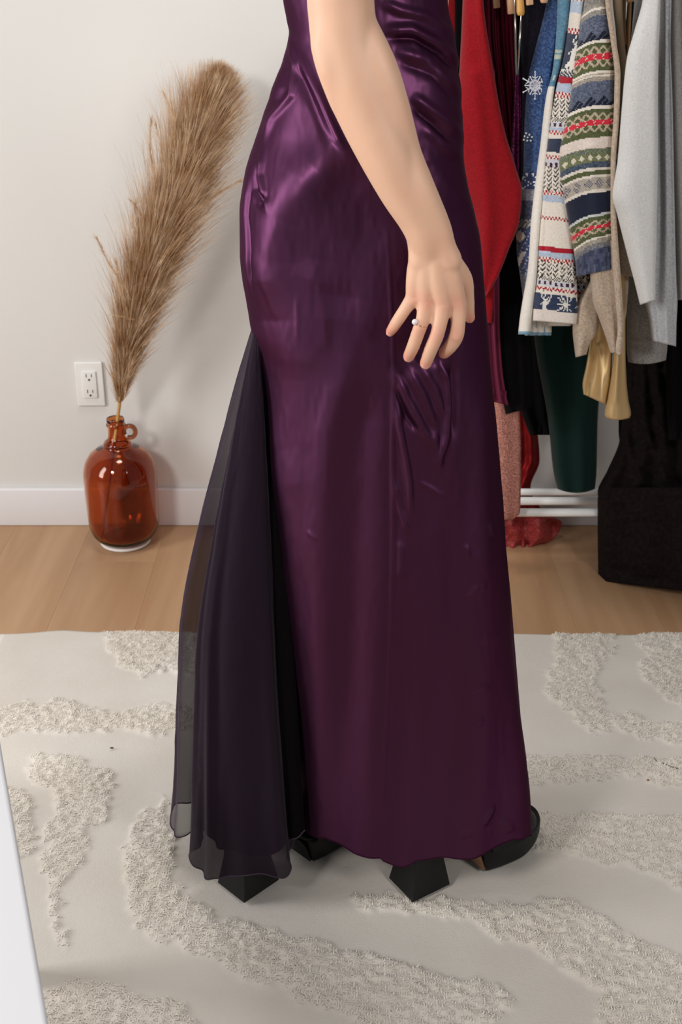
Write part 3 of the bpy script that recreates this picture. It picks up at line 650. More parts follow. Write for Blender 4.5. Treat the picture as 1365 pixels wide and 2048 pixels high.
# ---- sheer godet at the back of the skirt
def sheer(name, hempts, apex, wl, nR=150, nC=110, folds=7, amp=.006, seed=1, wl2=None):
    hp = catmull([tuple(P(u, v, Y)) for u, v, Y in hempts], nC); n = len(hp)
    t = np.linspace(0, 1, nR)[:, None]; s = np.linspace(0, 1, nC)[None]
    M_ = M['thin_chiffon' if seed == 4 else 'chiffon']
    A0 = np.array(P(*apex[0])); A1 = np.array(P(*apex[1])); A = A0[None]*(1-s.T)+A1[None]*s.T
    wt = pchip([a for a, _ in wl], [b for _, b in wl], t[:, 0])[:, None]
    if wl2: wt = wt*sstep(0, .45, s)+pchip([a for a, _ in wl2], [b for _, b in wl2], t[:, 0])[:, None]*(1-sstep(0, .45, s))
    X = A[None, :, 0]+(hp[None, :, 0]-A[None, :, 0])*wt
    Y = A[None, :, 1]+(hp[None, :, 1]-A[None, :, 1])*(.3*t+.7*wt)
    Z = A[None, :, 2]+(hp[None, :, 2]-A[None, :, 2])*t
    tg = np.gradient(hp[:, :2], axis=0); nn = np.stack([tg[:, 1], -tg[:, 0]], -1); nn /= np.linalg.norm(nn, axis=-1, keepdims=True)+1e-9
    sw = s+.06*np.sin(7*s+seed)+.03*np.sin(17*s+3*t)
    k = amp*np.sin(2*math.pi*folds*.8*sw+2.5*t+seed)*t**1.2*(.5+vnoise(s*5+0*t, t*2+0*s, seed+3))+amp*.35*np.sin(2*math.pi*folds*1.7*sw-3*t+seed*2)*t**1.5+.0008*(vnoise(s*30+0*t, t*40+0*s, seed)-.5)
    endf = np.clip(np.minimum(s, 1-s)*12, 0, 1); k = k*endf
    X = X+k*nn[None, :, 0]; Y = Y+k*nn[None, :, 1]
    V = np.stack([X, Y, Z], -1)
    o = mk(name, V.reshape(-1, 3), grid_faces(nR, nC), M_, gn)
    o['label'] = 'sheer dark chiffon panel of the gown'
    q = MB(); q.tube([tuple(p) for p in V[-1]], .0011, 6); h = q.build('rolled_hem', M['chiffon_edge'], o)
    return o
wl = [(0, 0), (.1, .17), (.235, .37), (.35, .54), (.55, .775), (.66, .83), (.76, .88), (.9, .94), (1, 1)]
sheer('chiffon_panel', [(584, 1655, 1.44), (586, 1705, 1.40), (570, 1750, 1.375), (520, 1745, 1.37), (455, 1757, 1.365), (410, 1750, 1.375), (380, 1722, 1.395), (398, 1690, 1.43), (410, 1655, 1.46)],
      [(518, 640, 1.47), (512, 640, 1.485)], wl, folds=5, amp=.005, seed=1, wl2=[(0, 0), (.35, .24), (.6, .46), (.85, .8), (1, 1)])
sheer('chiffon_panel', [(412, 1640, 1.465), (398, 1655, 1.475), (360, 1672, 1.47), (338, 1657, 1.49), (352, 1615, 1.53), (385, 1600, 1.56), (440, 1590, 1.60), (520, 1585, 1.62), (590, 1580, 1.6)],
      [(512, 640, 1.485), (506, 640, 1.52)], wl, folds=4, amp=.004, seed=4)
lin_ = sheer('lining_panel', [(610, 1660, 1.40), (545, 1705, 1.385), (470, 1705, 1.38), (412, 1668, 1.42), (386, 1588, 1.52)],
      [(517, 640, 1.49), (512, 645, 1.51)], [(0, 0), (.1, .15), (.235, .34), (.35, .50), (.55, .73), (.66, .80), (.76, .86), (.9, .94), (1, 1)], folds=5, amp=.004, seed=7)
lin_.data.materials[0] = M['lining']; lin_['label'] = 'opaque black lining of the gown'

# ---- platform shoes
def outline(n=40, L=.132, w=.096):
    """front platform outline in plan: flat back edge, round toe"""
    pts = []
    for k in range(n+1):
        a = -math.pi/2+math.pi*k/n; pts.append((L*.42+L*.58*math.cos(a)**.9 if True else 0, w/2*math.sin(a)))
    pts = [(0, -w*.43), (L*.2, -w*.48)]+pts+[(L*.2, w*.48), (0, w*.43)]
    return pts
def shoe(hx, hy, a):
    sh = empty('platform_shoe'); sh.parent = person; sh.location = Vector((hx, hy, .0125))-Vector(person.location); sh.rotation_euler = (0, 0, a)
    def obj(q, name, m, smooth=True):
        me = bpy.data.meshes.new(name); me.from_pydata(q.V, [], q.F); me.update(); me.materials.append(m)
        if smooth: me.polygons.foreach_set('use_smooth', [True]*len(me.polygons))
        o = bpy.data.objects.new(name, me); COL.objects.link(o); o.parent = sh; return o
    q = MB()      # flared block heel
    top, bot, z1 = (.022, .020), (.035, .031), .105
    rings = []
    for z, k in ((z1, 0), (.08, .12), (.05, .36), (.02, .75), (.001, 1)):
        hx_, hy_ = top[0]*(1-k)+bot[0]*k, top[1]*(1-k)+bot[1]*k
        rings.append([(-hx_, -hy_, z), (hx_, -hy_, z), (hx_, hy_, z), (-hx_, hy_, z)])
    V = [p for r in rings for p in r]; q.add(V, [tuple(f) for f in grid_faces(len(rings), 4, True)[:, ::-1]]+[(0, 1, 2, 3), tuple(range(len(V)-4, len(V)))[::-1]])
    obj(q, 'block_heel', M['black_leather'], False)
    q = MB(); po = outline(); x0 = .098; n = len(po); V = []
    for z, k in ((.0, .93), (.006, .985), (.02, 1), (.036, 1), (.042, .97)):
        V += [(x0+.055+(x-.055)*k, y*k, z+(.012*max(0, (x-.07)/.05)**2 if z < .01 else 0)) for x, y in po]
    q.add(V, [tuple(f) for f in grid_faces(5, n, True)]+[tuple(range(n))[::-1], tuple(range(4*n, 5*n))]); obj(q, 'platform', M['black_leather'])
    # sole from heel to platform: tan underside, black insole
    st = [(-.022, .040, .112), (.02, .046, .106), (.06, .056, .078), (.095, .072, .046), (.12, .082, .043), (.18, .076, .043), (.208, .04, .044)]
    cs = catmull(st, 24); V = [];
    for x, w, z in cs: V += [(x, -w/2, z-.004), (x, w/2, z-.004), (x, w/2, z+.003), (x, -w/2, z+.003)]
    q = MB(); q.add(V, [tuple(f) for f in grid_faces(len(cs), 4, True)]+[(0, 1, 2, 3), tuple(range(len(V)-4, len(V)))[::-1]]); obj(q, 'insole', M['black_leather'])
    q = MB(); V = []
    for x, w, z in catmull([(.03, .040, .097), (.06, .048, .07), (.085, .064, .04), (.0965, .076, .004)], 14): V += [(x-.002, -w/2, z), (x-.002, w/2, z), (x+.002, w/2, z+.002), (x+.002, -w/2, z+.002)]
    q.add(V, [tuple(f) for f in grid_faces(14, 4, True)]+[(0, 1, 2, 3), tuple(range(len(V)-4, len(V)))[::-1]]); u_ = obj(q, 'arch_sole', M['tan' if hx > 0 else 'black_leather'])
    if hx > 0: u_['label'] = 'tan leather arch'
    # vamp over the toes, strap round the heel
    q = MB(); V = []; nv = 15
    for x, w, h in catmull([(.105, .088, .040), (.125, .090, .046), (.15, .090, .044), (.18, .084, .034), (.2, .07, .022), (.212, .04, .008)], 16):
        for k in range(nv):
            b_ = math.pi*k/(nv-1); V.append((x, -w/2*math.cos(b_), .040+h*math.sin(b_)**.8))
    q.add(V, grid_faces(16, nv)); v_ = obj(q, 'vamp', M['black_leather']); md = v_.modifiers.new('s', 'SOLIDIFY'); md.thickness = .002
    q = MB(); V = []
    for k in range(19):
        b_ = math.pi/2+math.pi*k/18; x, y = .03+.055*math.cos(b_), .026*math.sin(b_)
        V += [(x, y, .112), (x*1.0, y*1.02, .150+.008*math.cos(b_))]
    q.add(V, [(2*k, 2*k+1, 2*k+3, 2*k+2) for k in range(18)]); v_ = obj(q, 'heel_counter', M['black_leather']); md = v_.modifiers.new('s', 'SOLIDIFY'); md.thickness = .002
for s in SH: shoe(*s)

# ---------------------------------------------------------------- clothes rack
RZ, RY = 1.47, 2.44
rack = empty('clothes_rack', (.62, RY, 0)); tag(rack, 'white metal clothes rack holding sweaters and dresses along the back wall', 'clothes rack')
def bar(pts, r, name, sub=None):
    q = MB(); q.tube([tuple(p) for p in pts], r, 14); return q.build(name, M['white_metal'], rack)
bar([(.05, RY, RZ), (1.32, RY, RZ)], .0125, 'rail')
for x in (.06, 1.31): bar([(x, RY, .02), (x, RY, RZ)], .0125, 'post')
for y in (RY-.20, RY+.20):
    pass
zb = .135
for (v, Yb, r) in ((984, 2.578, .0085), (1002, 2.53, .0095), (1025, 2.46, .0095)):
    z = float(P(1100, v, Yb)[2]); bar([(.06, Yb, z), (1.31, Yb, z)], r, 'lower_bar')
for x in (.06, 1.31):
    bar([(x, 2.46, .12), (x, 2.578, .15)], .0095, 'cross_bar'); bar([(x, 2.26, .02), (x, 2.62, .02)], .0125, 'foot')

def smooth_rows(rows, n):
    v = [r[0] for r in rows]; vr = np.linspace(v[0], v[-1], n)
    return vr, pchip(v, [r[1] for r in rows], vr), pchip(v, [r[2] for r in rows], vr)
def drape(name, rows, Yl, Yr, m, parent, th=.018, folds=0, famp=.004, slope=0, curve=0, res=3.2, color=None, hemw=0, fph=0, flare=0, e=.75, ridges=(), crumple=0, seed=1):
    """a hanging piece of cloth: closed flattened tube; rows are (v, left, right)"""
    v0, v1 = rows[0][0], rows[-1][0]; n = max(14, int((v1-v0)/res)+1); vr, ul, ur = smooth_rows(rows, n)
    wmax = max(b-a for _, a, b in rows); nf = max(14, int(wmax/res)+1) if color or folds else 18; nb = 12
    sf = np.linspace(0, 1, nf); a1 = np.arccos(1-2*np.clip(sf, 0, 1)); a2 = math.pi+np.linspace(0, math.pi, nb+2)[1:-1]
    a = np.concatenate([a1, a2]); s = (1-np.cos(a))/2; na = len(a)
    off = np.sign(np.sin(a))*np.abs(np.sin(a))**e
    Sg, Vg = np.meshgrid(s, vr); Og = np.meshgrid(off, vr)[0]
    U = ul[:, None]+(ur-ul)[:, None]*Sg
    tt = (Vg-v0)/(v1-v0)
    Vv = Vg+(slope*(Sg-.5)+curve*(4*(Sg-.5)**2-1)+hemw*np.sin(Sg*math.pi*2*max(folds, 1)+fph))*sstep(.55, 1, tt)
    Yg = Yl+(Yr-Yl)*Sg-th*Og
    if folds: Yg = Yg-np.where(Og > 0, 1, .5)*famp*np.sin(2*math.pi*folds*Sg+fph+.6*np.sin(tt*5+fph))*(.45+.55*tt)*np.clip(np.abs(Og)*2, 0, 1)
    if crumple: Yg = Yg-crumple*(vnoise(U/14, Vg/14, seed)-.5)*np.clip(np.abs(Og)*2, 0, 1)-crumple*.8*(vnoise(U/30+5, Vg/45, seed+1)-.5)*np.clip(np.abs(Og)*2, 0, 1)
    for pts, wd, am in ridges:
        q_, t_ = pline_dist(U, Vg, pts); Yg = Yg-am*np.exp(-(q_/wd)**2)*(Og > 0)
    V = P(U, Vv, Yg).reshape(-1, 3); Fc = [tuple(f) for f in grid_faces(n, na, True)]
    cols = None
    # thick rolled hem: inner ring drawn up into the opening
    last = V[-na:]; c0 = last.mean(0); inn = c0+(last-c0)*.8+np.array([0, 0, .003]); inn2 = c0+(last-c0)*.75+np.array([0, 0, .03])
    V = np.vstack([V, inn, inn2]); nn = n
    Fc += [tuple(f) for f in grid_faces(3, na, True, off=(nn-1)*na)]
    Fc += [tuple(range((nn+1)*na, (nn+2)*na)), tuple(range(na))[::-1]]
    if color is not None:
        cols = []
        sm = (s+np.roll(s, -1))/2
        for i in range(n-1):
            vv = (vr[i]+vr[i+1])/2; uu = ul[i]+(ur[i]-ul[i])*sm
            for j in range(na): cols.append(lin(color(float(sm[j]), float(vv), float(uu[j]))))
        cc = [lin(color(float(sm[j]), float(v1), float(ul[-1]+(ur[-1]-ul[-1])*sm[j]))) for j in range(na)]
        cols += cc+cc+[cc[0]]+[cols[0]]
    Fc = [f if k >= len(Fc)-2 else f[::-1] for k, f in enumerate(Fc)]
    return mk(name, V, Fc, m, parent, True, cols)
def garment(name, label, cat, x=None, group=None):
    o = empty(name, (x, RY, RZ-.05)); tag(o, label, cat, group); return o
def gx(u, v=0, Y=2.3): return float(P(u, v, Y)[0])

K = {
 'red': knit('red_wool', (140, 10, 22), (124, 7, 17), scale=260, sheen=.1),
 'black': mat('black_velvet', (9, 8, 9), .9, Specular_IOR_Level=.1),
 'dark': add_noise(mat('dark_cloth', (26, 22, 26), .9, Specular_IOR_Level=.15), 60, (10, 8, 10), (20, 16, 18)),
 'navy_black': knit('navy_black_knit', (28, 26, 38), (20, 18, 28), scale=200, sheen=.05),
 'attr': knit('patterned_knit', None, None, True, scale=420, bump=.6),
 'cream': knit('cream_knit', (236, 230, 220), (216, 208, 198), scale=300),
 'beige': knit('sparkly_beige_knit', (196, 178, 158), (170, 150, 130), scale=260),
 'lgrey': knit('light_grey_felt', (222, 222, 220), (206, 206, 204), scale=420, bump=.25),
 'bgrey': knit('grey_rib_knit', (196, 198, 202), (170, 170, 174), scale=300),
 'dgrey': knit('dark_grey_rib_knit', (160, 156, 152), (128, 124, 122), scale=300),
 'wgrey': knit('warm_grey_knit', (188, 184, 180), (166, 162, 158), scale=300),
 'green': mat('green_velvet', (6, 34, 30), .8, Sheen_Weight=.12, Specular_IOR_Level=.1),
 'rose': add_noise(mat('rose_glitter', (180, 120, 108), .45, .35), 500, (120, 66, 60), (214, 150, 134), .8, 2, bscale=500),
 'tanb': mat('tan_cloth', (176, 152, 122), .8),
 'gown': add_noise(mat('brown_black_skirt', (34, 28, 28), .9, Specular_IOR_Level=.1), 120, (16, 12, 12), (28, 20, 20), .3, 4, bscale=90, bdist=.002),
 'sequin': add_noise(mat('purple_sequin', (70, 14, 52), .3, .6), 420, (34, 6, 26), (120, 30, 90), .9, 2, bscale=420),
 'burg': satin('burgundy_satin', None, (70, 16, 30), .35, .5),
}
K['beige'].node_tree.nodes['Principled BSDF'].inputs['Coat Weight'].default_value = .15
# ---- wall-side long dark dresses (background of the rack)
g = garment('long_dress', 'long black dress hanging furthest back, above the white lower bars', 'dress', gx(1120, 0, 2.52))
drape('dress_body', [(-180, 1060, 1150), (200, 1015, 1190), (600, 1000, 1215), (800, 1035, 1185), (870, 1060, 1170)], 2.53, 2.53, K['black'], g, .02, 4, .006)
g = garment('long_dress', 'dark green velvet dress ending just above the white lower bars', 'dress', gx(1150, 0, 2.47))
drape('dress_body', [(-180, 1110, 1160), (300, 1085, 1200), (640, 1068, 1210), (850, 1098, 1196), (945, 1108, 1194), (978, 1116, 1191)], 2.47, 2.45, K['green'], g, .035, 2, .005, curve=-8)
g = garment('long_dress', 'black lace dress hanging behind the gold satin dress', 'dress', gx(1300, 0, 2.5))
drape('dress_body', [(-180, 1270, 1340), (300, 1240, 1400), (700, 1245, 1460), (860, 1238, 1470), (960, 1262, 1480)], 2.50, 2.44, K['dark'], g, .03, 5, .008)
g = garment('velvet_dress', 'black velvet dress behind the red sweater with a wide rounded hem', 'dress', gx(1025, 0, 2.42))
drape('dress_body', [(-180, 895, 1045), (100, 898, 1046), (400, 940, 1050), (600, 985, 1060), (760, 1000, 1066), (822, 1012, 1064)], 2.385, 2.375, K['black'], g, .02, 2, .004, slope=-14)
g = garment('sequin_dress', 'shiny burgundy dress with purple sequins showing beside the red sweater', 'dress', gx(1008, 0, 2.36))
drape('bodice', [(-150, 968, 1030), (60, 972, 1036), (180, 985, 1040), (330, 1000, 1044), (480, 1005, 1044)], 2.345, 2.335, K['burg'], g, .015, 4, .006)
drape('sequin_panel', [(110, 1030, 1040), (180, 1028, 1043), (250, 1024, 1046), (320, 1020, 1046), (420, 1020, 1044)], 2.325, 2.32, K['sequin'], g, .008, 2, .002)
g = garment('long_skirt', 'dark brown-black long skirt reaching down to the wooden floor', 'skirt', gx(1290, 700, 2.40))
drape('skirt_upper', [(640, 1265, 1365), (760, 1252, 1400), (880, 1240, 1440), (940, 1216, 1460), (985, 1196, 1470), (1000, 1198, 1470)], 2.44, 2.40, K['gown'], g, .05, 5, .008, ridges=[([(1255, 880), (1275, 940), (1300, 990)], 8, .01), ([(1300, 870), (1320, 930), (1345, 985)], 8, .01)], crumple=.01, seed=21)
drape('skirt_lower', [(975, 1202, 1480), (1000, 1196, 1480), (1060, 1196, 1480), (1150, 1197, 1480), (1178, 1196, 1480)], 2.44, 2.29, K['gown'], g, .04, 0, 0, slope=34, e=.45, ridges=[([(1245, 1010), (1240, 1080), (1242, 1160)], 6, -.012), ([(1330, 1000), (1327, 1080), (1326, 1190)], 5, -.012), ([(1240, 1140), (1280, 1165), (1320, 1160)], 6, -.008), ([(1285, 1030), (1290, 1120)], 20, .006)], crumple=.008, seed=22)
# ---- floor level reds behind the gown
g = garment('red_satin_dress', 'red satin dress trailing onto the floor under the white lower bars', 'dress', gx(1050, 0, 2.62))
drape('dress_body', [(-180, 1020, 1080), (500, 1010, 1090), (800, 1030, 1066), (850, 1032, 1074), (920, 1030, 1080), (975, 1010, 1062), (1040, 985, 1100)], 2.63, 2.62, M['red_satin'], g, .02, 2, .006, crumple=.01, seed=3)
K['redg'] = add_noise(mat('red_sparkle', (140, 34, 36), .6), 300, (104, 18, 20), (170, 60, 58), .6, 3, bscale=300)
drape('train', [(1028, 985, 1090), (1045, 975, 1125), (1070, 975, 1115), (1085, 980, 1100), (1100, 990, 1070)], 2.60, 2.60, K['redg'], g, .03, 3, .01, crumple=.03, seed=4, slope=-6)
g = garment('glitter_dress', 'rose glitter dress strip hanging just right of the purple gown', 'dress', gx(1015, 0, 2.5))
drape('dress_body', [(-180, 990, 1020), (600, 990, 1025), (825, 985, 1040), (900, 985, 1043), (1000, 987, 1042), (1026, 992, 1040), (1040, 1000, 1026)], 2.43, 2.42, K['rose'], g, .012, 1, .004)
g = garment('satin_dress', 'mauve satin dress hem peeking out below the red sweater', 'dress', gx(1000, 0, 2.34))
drape('dress_body', [(-180, 975, 1010), (500, 965, 1000), (640, 965, 1000), (720, 968, 1004), (790, 972, 1014), (806, 974, 1018)], 2.355, 2.345, M['mauve_satin'], g, .01, 2, .008, slope=10)

# ---- red sweater
g = garment('red_sweater', 'plain bright red wool sweater next to the purple gown', 'sweater', gx(950, 0, 2.28))
drape('body', [(-160, 930, 965), (0, 926, 968), (130, 920, 986), (260, 912, 1010), (340, 925, 1034), (382, 930, 1045), (440, 945, 1040), (500, 950, 1018), (550, 955, 998), (592, 962, 974)], 2.30, 2.27, K['red'], g, .03, 1, .006, fph=1, ridges=[([(950, 150), (975, 400), (975, 560)], 16, .006)])
drape('sleeve', [(-160, 880, 908), (0, 885, 911), (90, 890, 912), (190, 890, 916), (330, 895, 925), (420, 905, 935)], 2.31, 2.31, K['red'], g, .02, 1, .003)
drape('hem_tip', [(540, 960, 990), (600, 965, 988), (646, 968, 984)], 2.33, 2.32, K['red'], g, .008)

# ---- dark navy dress beside it
g = garment('dark_dress', 'plain blackish navy garment just left of the blue snowflake sweater', 'dress', gx(1062, 0, 2.3))
drape('body', [(-160, 1040, 1100), (0, 1043, 1105), (80, 1042, 1096), (160, 1042, 1078), (260, 1040, 1062), (420, 1036, 1054)], 2.34, 2.31, K['navy_black'], g, .02, 1, .004)

def mixn(c, k, amp=14):
    r = (math.sin(k[0]*12.9898+k[1]*78.233)*43758.5453) % 1-.5; return tuple(max(0, min(255, x+amp*r)) for x in c)
NAVY = (38, 52, 84); NAVYD = (24, 30, 48); CREAM = (228, 220, 208); LB = (176, 190, 208); REDC = (168, 24, 44); BLK = (52, 50, 48); GRN = (84, 92, 58); BG = (178, 164, 146); GB = (88, 96, 116); RED2 = (206, 48, 64)
# ---- blue snowflake sweater
def blue(s, v, u):
    q = (int(u/3), int(v/3))
    if v < 345: return mixn((46, 74, 120), q, 44)
    if v < 378:
        return (214, 218, 226) if (q[0]*3+q[1]*5) % 11 == 0 or (q[0]+q[1]*2) % 13 == 0 else mixn((36, 54, 96), q, 30)
    if v < 400: return mixn((122, 124, 134), q, 30)
    if v < 438: return mixn((54, 60, 84), q, 50)
    if v < 455: return mixn((150, 150, 144), q, 20) if (q[0]+q[1]) % 3 else NAVY
    if 458 < v < 488 and abs((u-1041)/3)+abs((v-473)/3.2) < 4: return (214, 208, 190)
    if 505 < v < 535 and abs((u-1040)-(520-v)*.5) < 5: return (206, 204, 196)
    if v < 548: return mixn((40, 58, 100), q, 30) if (q[0]*2+q[1]) % 7 else (150, 156, 160)
    return mixn((96, 108, 126), q, 36)
g = garment('blue_sweater', 'navy blue knit sweater with white beaded snowflakes on the sleeve', 'sweater', gx(1080, 0, 2.28))
sl = drape('sleeve', [(-160, 1105, 1150), (-30, 1096, 1132), (30, 1086, 1122), (100, 1068, 1112), (160, 1054, 1104), (260, 1047, 1090), (340, 1045, 1082), (420, 1032, 1072), (500, 1034, 1062), (560, 1042, 1060), (606, 1048, 1062)], 2.32, 2.27, K['attr'], g, .022, 1, .003, color=blue, fph=2)
q = MB()
def bead_flake(cu, cv, r, n=8, rot=.2, Yb=2.268, arm=True):
    for k in range(n):
        a = 2*math.pi*k/n+rot; L = r*(1 if k % 2 == 0 else .72) if n > 6 else r
        p = [tuple(P(cu+math.cos(a)*L*t, cv-math.sin(a)*L*t, Yb)) for t in (.12, 1)]
        if arm: q.tube(p, .0009, 6); q.ball(p[1], .0016, 8)
        else: q.ball(p[1], .0018, 8)
        if arm:
            for t in ((.5,) if k % 2 else (.45, .7)):
                for sd in (-1, 1):
                    b_ = a+sd*.32; q.tube([tuple(P(cu+math.cos(a)*L*t*.75, cv-math.sin(a)*L*t*.75, Yb)), tuple(P(cu+math.cos(b_)*L*t, cv-math.sin(b_)*L*t, Yb))], 0.0008, 6)
    q.ball(tuple(P(cu, cv, Yb)), .0016, 8)
bead_flake(1071, 171, 27, 12, .52); bf = q.build('bead_snowflake', mat('white_beads', (230, 230, 236), .3), sl); q = MB(); bead_flake(1056, 275, 9, 7, .1, 2.275, False); q.build('bead_snowflake', mat('bead', (220, 220, 216), .3), sl)
# ---- white / light blue cardigan band
def cardi(s, v, u):
    if v < 174:
        if 98 < v < 118 and s < .75 and not (106 < v < 109): return (178, 190, 176)
        if 150 < v < 160 and .3 < s < .6: return (178, 196, 190)
        return mixn((94, 136, 160), (int(u/3), int(v/3)), 20)
    if v > 664: return (126, 162, 186)
    return (232, 226, 216)
g = garment('blue_white_cardigan', 'light blue cardigan with a plain white lower edge and ribbed hem', 'cardigan', gx(1110, 0, 2.25))
drape('front_band', [(-160, 1120, 1146), (0, 1116, 1142), (80, 1112, 1134), (140, 1106, 1120), (172, 1098, 1111), (178, 1096, 1110), (300, 1080, 1099), (450, 1062, 1082), (540, 1056, 1076), (600, 1046, 1070), (640, 1040, 1064), (669, 1037, 1062)], 2.26, 2.25, K['attr'], g, .014, color=cardi)
drape('ribbed_hem', [(560, 1060, 1084), (620, 1054, 1098), (660, 1050, 1104), (671, 1050, 1103)], 2.29, 2.275, K['attr'], g, .014, 4, .004, color=cardi)
# ---- winter pattern sweater
def zig(u, v, per, amp): return abs(((u/per) % 1)-.5)*2*amp
FL = ["..#...#..#", "#..#..#..#", ".#..#.#.#.", "..#.#.#...", "...####...", "#########.", "...####...", "..#.#.#...", ".#..#.#.#.", "#..#..#..#"]
DEER = ["...#....#.", "..#..#...#", "..#.#..#.#", "...##.#.#.", "....###.#.", "....##.##.", "...#####..", "..######..", ".#.####...", "...###....", "...###....", "...###....", "...####...", "..######..", ".########.", ".##.####.#", "..#.##.#..", "#..#.#..#."]
def bmp(B, x, y): return 0 <= y < len(B) and 0 <= x < len(B[0]) and B[y][x] == '#'
def xmas(s, v, u):
    v = v-4*(s-.5); cu = int(u/2.6); cv = int(v/2.6)
    def chk(a, b, base=CREAM): return REDC if ((u/6.5+(.5 if v > (a+b)/2 else 0)) % 1) < .5 else base
    def zz(a, b):
        w = v-a+abs(((u/13) % 1)-.5)*2*9
        return BLK if (w % 9) < 4.0 and cu % 5 else mixn(CREAM, (cu, cv), 30)
    if v < 2: return REDC if (cu+cv) % 3 == 0 else CREAM
    if v < 26: return LB
    if v < 57: return CREAM
    if v < 68: return chk(57, 68)
    if v < 154:
        uc = 1162-(v-68)*.24
        if bmp(DEER, int((u-uc+18)/3.0), int((v-74)/3.9)): return (232, 228, 220)
        if v > 138 and (cu*2+cv) % 3 == 0: return CREAM
        return mixn((50, 60, 82), (cu, cv), 16)
    if v < 167: return REDC
    if v < 185: return LB
    if v < 196: return chk(185, 196)
    if v < 236: return zz(196, 236)
    if v < 245: return CREAM if (cu+cv) % 2 else BLK
    if v < 256: return (60, 30, 40) if ((u+3)/11 % 1) < .5 and v > 247 and v < 254 else (206, 206, 214)
    if v < 262: return LB
    if v < 270: return chk(262, 270)
    if v < 278: return CREAM
    if v < 305: return mixn((46, 56, 78), (cu, cv), 14)
    if v < 311: return CREAM
    if v < 319: return chk(311, 319)
    if v < 326: return (206, 206, 214)
    if v < 335: return (60, 30, 40) if (u/11 % 1) < .5 else (206, 206, 214)
    if v < 383: return zz(335, 383)
    if v < 391: return chk(383, 391)
    if v < 405: return LB
    if v < 434: return CREAM
    if v < 441: return chk(434, 441)
    if v < 495: return CREAM
    if v < 505: return REDC
    if v < 517: return LB
    if v < 525: return chk(517, 525)
    if v < 556: return zz(525, 556)
    if v < 563: return CREAM if (cu+cv) % 2 else BLK
    if v < 575: return (60, 30, 40) if (u/11 % 1) < .45 and 565 < v < 572 else (206, 206, 214)
    if v < 586: return REDC if abs((v-580)-(abs(((u/8) % 1)-.5)*12-3)) < 2.2 else CREAM
    if v < 590: return CREAM
    if v < 622:
        if bmp(DEER[1:13], int((u-1078)/2.6), int((v-593)/2.4)): return (226, 222, 214)
        if bmp(FL, int((u-1118)/2.7), int((v-592)/2.8)): return (226, 222, 214)
        if bmp(DEER[1:13], int((u-1148)/2.6), int((v-593)/2.4)): return (226, 222, 214)
        return mixn((46, 58, 84), (cu, cv), 14)
    return (226, 216, 206)
g = garment('winter_sweater', 'white, red and navy winter sweater knitted with reindeer and a snowflake', 'sweater', gx(1130, 0, 2.24))
drape('sleeve', [(-160, 1160, 1190), (0, 1142, 1170), (100, 1130, 1158), (180, 1112, 1150), (250, 1100, 1144), (330, 1090, 1132), (400, 1085, 1138), (480, 1078, 1148), (560, 1074, 1154), (620, 1066, 1156), (645, 1065, 1154)], 2.25, 2.215, K['attr'], g, .018, 0, 0, slope=7, color=xmas, res=2.4, ridges=[([(1098, 380), (1090, 500)], 5, -.006), ([(1085, 500), (1080, 640)], 6, .002)])
drape('cuff', [(500, 1140, 1176), (560, 1152, 1180), (600, 1156, 1184), (629, 1160, 1183)], 2.255, 2.24, K['attr'], g, .014, color=lambda s, v, u: xmas(s, v-6+(12 if v > 600 else 0) if v < 609 else 640, u), slope=-6)
drape('hem_band', [(600, 1090, 1150), (650, 1092, 1146), (652, 1096, 1140)], 2.27, 2.26, K['cream'], g, .008)
